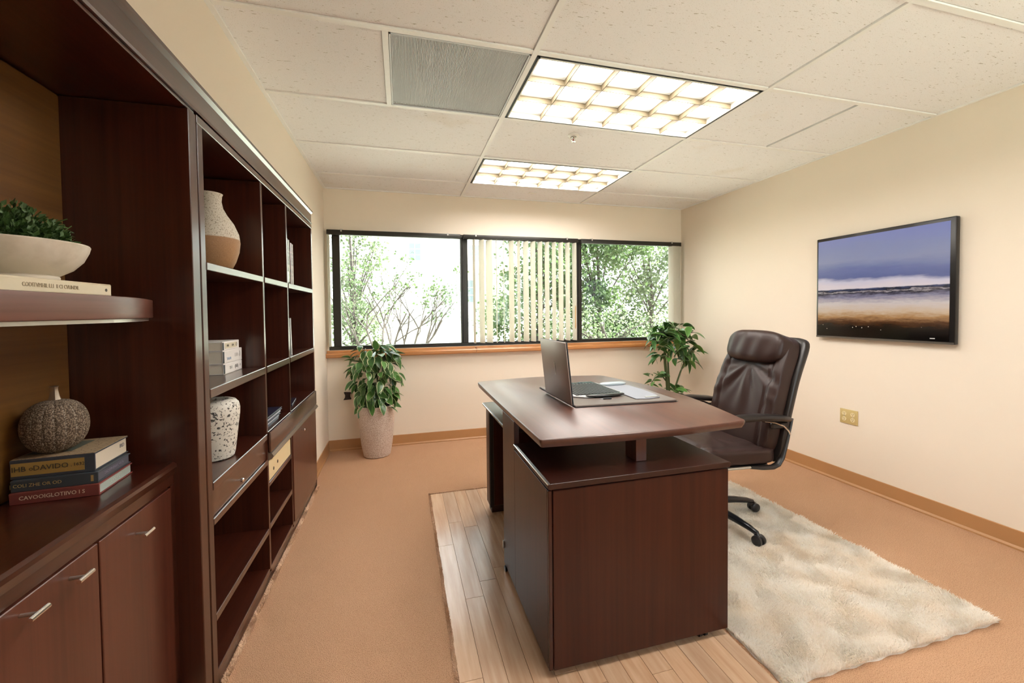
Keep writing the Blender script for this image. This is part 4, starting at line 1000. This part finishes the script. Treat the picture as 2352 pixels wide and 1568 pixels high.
for i in range(9):
    a = i*.7; b.tube([(.03*math.cos(a), .03*math.sin(a), -.012), (.06*math.cos(a), .06*math.sin(a), .2), (.10*math.cos(a+.3), .09*math.sin(a+.3), .42+.05*math.sin(i*3))], [.006, .005, .003], 6)
b.build('stems', mat('stem_green', (.06, .09, .025), .5), pl, local=True)
# dark clip-like fixture on the wall left of the pot
t = thing('wall_clip', 'small dark brown spool-shaped fixture on the wall left of the planter', 'fixture', (-1.045, YB, .487))
MB().prism([(-.034, -.034), (.034, -.030), (.020, -.008), (.022, .010), (.036, .030), (-.030, .036), (-.018, .008), (-.020, -.010)], 'y', -.030, -.004).build('body', mat('dark_brown_plastic', (.022, .008, .006), .4), t, local=True, bevel=.003)
MB().box(-.012, .012, -.0035, -.0006, -.012, .012).build('mount', BLKPL, t, local=True)

# right: taller plant with rosettes on stems, pot mostly behind the desk
QXY = (1.985, 1.84)
t = thing('planter_pot', 'round beige pot on the floor in the right corner behind the desk', 'planter', (*QXY, 0))
MB().lathe([(.11, .002), (.12, .01), (.145, .18), (.155, .33), (.152, .34), (.144, .34), (.140, .30), (0, .295)], (0, 0, 0), 48).build('pot', POTM, t, local=True, smooth=True)
MB().lathe([(.1395, .2975), (.06, .305), (0, .306)], (0, 0, 0), 32).build('soil', MATS['soil'], t, local=True, smooth=True)
pl = thing('tall_houseplant', 'tall green houseplant with leaf rosettes on bare stems in the right corner', 'plant', (*QXY, .306))
mr = [leafmesh('leaf_d', .150, .027, .55, .3, [LG, LM]), leafmesh('leaf_e', .135, .030, .35, .35, [LG2, LM2]), leafmesh('leaf_f', .125, .025, .75, .25, [LG, LM2])]
ST = MATS['stem_green']
def stem(pts, rad):
    MB().tube(pts, rad, 8).build('stem', ST, pl, local=True, smooth=True)
def rosette(c, n, tilt0, spread, sc_, out=(0, 0)):
    for i in range(n):
        a = i*2.399+r_.uniform(-.3, .3); e = tilt0+r_.gauss(0, .35)
        d = Vector((math.cos(a)*math.cos(e)+out[0], math.sin(a)*math.cos(e)+out[1], math.sin(e)))
        p = Vector(c)+Vector((r_.gauss(0, spread), r_.gauss(0, spread), r_.gauss(0, spread*.7)))
        if p.x+.14*d.x > .39: d.x = -abs(d.x)*.5
        if p.y+.14*d.y > .34: d.y = -abs(d.y)
        put_leaf(r_.choice(mr), pl, p, d, r_.gauss(0, .4), sc_*r_.uniform(.8, 1.15))
stem([(-.02, 0, -.010), (-.035, 0, .20), (-.065, -.01, .40), (-.07, -.01, .62)], [.016, .015, .014, .010])
stem([(.01, .02, -.010), (.0, .02, .22), (-.02, .01, .45), (.02, .0, .70)], [.009, .009, .008, .006])
stem([(.03, -.01, -.010), (.05, -.01, .15), (.11, -.01, .30), (.16, -.02, .42)], [.010, .009, .008, .006])
stem([(-.05, 0, .22), (-.12, -.02, .29), (-.19, -.03, .26), (-.24, -.03, .20)], [.007, .006, .005, .004])
stem([(-.065, -.01, .42), (-.11, -.02, .47), (-.16, -.03, .47)], [.008, .006, .004])
rosette((-.07, -.01, .63), 22, .15, .055, 1.0); rosette((.02, .0, .72), 26, .35, .060, 1.05); rosette((.10, -.02, .66), 20, .1, .060, 1.05); rosette((-.17, -.03, .60), 18, .1, .055, .9); rosette((.05, -.06, .62), 18, .1, .08, .95); rosette((-.10, -.05, .68), 14, .3, .06, .9)
rosette((.17, -.03, .52), 18, -.1, .055, 1.0); rosette((.14, -.03, .42), 14, -.25, .05, .9); rosette((.03, -.03, .55), 12, .0, .05, .8)
rosette((-.14, -.03, .47), 6, -.15, .03, .95, (-.5, -.2)); rosette((-.10, -.02, .28), 8, .1, .03, .7); rosette((-.20, -.03, .25), 9, -.1, .04, .6); rosette((-.25, -.03, .17), 6, .1, .03, .5)
rosette((.08, -.04, .12), 8, .3, .04, 1.0, (.2, -.2)); rosette((.0, -.06, .08), 8, .3, .05, .9, (0, -.3)); rosette((-.12, -.04, .09), 4, .3, .03, .6)

# ================================================================== OUTSIDE THE WINDOW
GRASS = mat('lawn_green', (.5, .52, .44), .9); _grn(GRASS, (.46, .50, .38), (.56, .56, .48), 4)
vsx = [(-14, YB+.16, .25), (16, YB+.16, .25), (16, 7, .45), (-14, 7, .45), (16, 14, 1.0), (-14, 14, 1.0), (16, 40, 1.4), (-14, 40, 1.4)]
vsx += [(-14, -20, .2), (16, -20, .2), (16, YF-.15, .2), (-14, YF-.15, .2)]
fl2 = MB().add(vsx, [(0, 1, 2, 3), (3, 2, 4, 5), (5, 4, 6, 7), (8, 9, 10, 11)]).build('lawn', GRASS); struct(fl2)
# roof slab, unseen, added so that daylight only comes in through the window
struct(MB().box(L-.5, R+.5, YF-.3, YB+.35, H+.105, H+.22).build('light_block_roof', mat('light_block_grey', (.3, .3, .3), .8)))
def leafmat(name, a, b_):
    m = mat(name, a, .5); _grn(m, a, b_, 3)
    P(m).inputs['Transmission Weight'].default_value = 0
    tl = nd(m, 'ShaderNodeBsdfTranslucent'); tl.inputs[0].default_value = (*[x*1.2 for x in b_], 1); mxs = nd(m, 'ShaderNodeMixShader'); mxs.inputs[0].default_value = .4
    ou = m.node_tree.nodes['Material Output']; ln(m, P(m).outputs[0], mxs.inputs[1]); ln(m, tl.outputs[0], mxs.inputs[2]); ln(m, mxs.outputs[0], ou.inputs[0]); return m
T1 = leafmat('tree_leaf_mid', (.030, .062, .016), (.070, .115, .038)); T2 = leafmat('tree_leaf_pale', (.055, .085, .035), (.13, .17, .09)); BARK = mat('bark', (.045, .036, .030), .8)
def tree(name, label, loc, rx, ry, z0, z1, n, lf, mt, holes=.0, group='trees and shrubs outside', cat='tree'):
    t = thing(name, label, cat, loc, group=group)
    cl = []
    rq = random.Random(hash(label) % 1000 if False else len(label)*7+int(loc[0]*10))
    for i in range(40):
        a = rq.uniform(0, 6.28); q = rq.uniform(0, 1)**.6; cl.append((rx*q*math.cos(a), ry*q*math.sin(a), rq.uniform(z0, z1), rq.uniform(.22, .5)*min(rx, 1.2)))
    def smp():
        c = rq.choice(cl); return (c[0]+rq.gauss(0, c[3]*.55), c[1]+rq.gauss(0, c[3]*.55), max(.05, c[2]+rq.gauss(0, c[3]*.5)))
    leafcloud('leaves', n, smp, lf*.7, lf*1.2, .34, mt, t)
    b = MB(); b.tube([(0, 0, -.1), (.05*rx, 0, z1*.4), (-.04*rx, 0, z1*.8)], [.06, .045, .02], 7)
    for c in cl[:16]: b.tube([(0, 0, max(.1, c[2]*.35)), (c[0]*.5, c[1]*.5, c[2]*.7), c[:3]], [.025, .016, .006], 5)
    b.build('branches', BARK, t, local=True)
tree('garden_tree', 'leafy tree seen through the middle window pane', (2.15, 6.4, .4), .95, .6, .1, 2.7, 6000, .085, T1)
tree('garden_tree', 'dense green tree filling the left of the right window pane', (3.6, 6.6, .4), 1.1, .6, .1, 2.9, 9000, .09, T1)
tree('garden_tree', 'pale flowering tree at the right end of the right window pane', (5.1, 6.9, .4), 1.1, .6, .1, 2.6, 8500, .085, T2)
tree('garden_shrub', 'low shrub under the trees in the right window pane', (3.0, 5.2, .35), 1.2, .4, .0, .8, 2200, .06, T2, cat='shrub')
tree('garden_tree', 'small tree at the left edge of the left window pane', (-1.55, 7.4, .45), .55, .6, .3, 3.0, 2600, .08, T2)
tree('garden_shrub', 'round green shrub low at the left edge of the left window pane', (-1.40, 6.3, .4), .45, .4, .0, 1.2, 1500, .06, T2, cat='shrub')
tree('garden_shrub', 'small pale shrub beside the house porch in the middle pane', (2.6, 11.5, .75), .9, .5, .0, .9, 1200, .09, T2, cat='shrub')
# twiggy shrub, branch by branch
t = thing('twiggy_shrub', 'sparse twiggy shrub with bare dark branches in the left window pane', 'shrub', (-.66, 5.2, .30), group='trees and shrubs outside')
rq = random.Random(21); tips = []
def grow(b, p, d, r, l_, lev):
    pts = [p]; dd = Vector(d)
    for i in range(4):
        dd = (dd+Vector((rq.gauss(0, .16), rq.gauss(0, .12), rq.gauss(.05, .1)))).normalized(); pts.append(pts[-1]+dd*l_/4)
    b.tube(pts, [r, r*.9, r*.8, r*.65, r*.5], 5)
    if lev < 3:
        for q in range(rq.choice((2, 3, 3))):
            i = rq.choice((2, 3, 4)); grow(b, pts[i], (dd+Vector((rq.gauss(0, .5), rq.gauss(0, .4), rq.gauss(.05, .25)))).normalized(), r*.55, l_*.62, lev+1)
    else: tips.append(pts[-1])
    if lev >= 2: tips.append(pts[-2])
for i in range(9):
    a = (i-4)*.17+rq.gauss(0, .07); b = MB(); grow(b, Vector((.07*(i-4), 0, -.05)), (math.sin(a), rq.gauss(0, .15), math.cos(a)), .022, 1.0, 0); b.build('branch', BARK, t, local=True)
leafcloud('leaves', 900, lambda: Vector(rq.choice(tips))+Vector((rq.gauss(0, .03), rq.gauss(0, .03), rq.gauss(0, .03))), .035, .07, .34, T1, t)
# house across the garden
t = thing('neighbour_house', 'white clapboard house with green porch siding across the lawn', 'house', (.5, 13.5, .8))
HW = mat('white_clapboard', (.82, .82, .80), .7); HG = mat('green_clapboard', (.52, .60, .42), .7); HT = mat('house_trim', (.85, .84, .80), .6)
MB().box(-3.2, 3.3, 13.0, 17, .6, 7.0).build('wall', HW, t)
for i in range(18): MB().prism([(12.985, .95+i*.16), (12.955, .95+i*.16), (12.985, 1.11+i*.16)], 'x', 2.05, 3.28).build('siding_board', HG if i < 11 else HW, t)
MB().box(1.4, 3.5, 11.9, 13.0, 2.60, 2.78).build('porch_beam', mat('porch_tan', (.62, .52, .38), .7), t)
MB().box(3.18, 3.30, 11.95, 12.07, .8, 2.60).build('porch_post', HT, t); MB().box(2.02, 2.14, 11.95, 12.07, .8, 2.60).build('porch_post', HT, t)
for (x0, x1, z0, z1) in ((1.55, 1.95, 1.55, 2.35), (1.75, 2.15, 3.0, 3.6), (-.3, .1, 3.0, 3.6)):
    wf = MB().box(x0-.05, x1+.05, 12.94, 12.999, z0-.05, z1+.05).build('window', HT, t)
    for i in range(2):
        for j in range(3):
            a0 = x0+(x1-x0)*i/2+.01; a1 = x0+(x1-x0)*(i+1)/2-.01; c0 = z0+(z1-z0)*j/3+.01; c1 = z0+(z1-z0)*(j+1)/3-.01
            MB().box(a0, a1, 12.925, 12.939, c0, c1).build('window_pane', mat('far_glass', (.16, .20, .24), .1), wf)
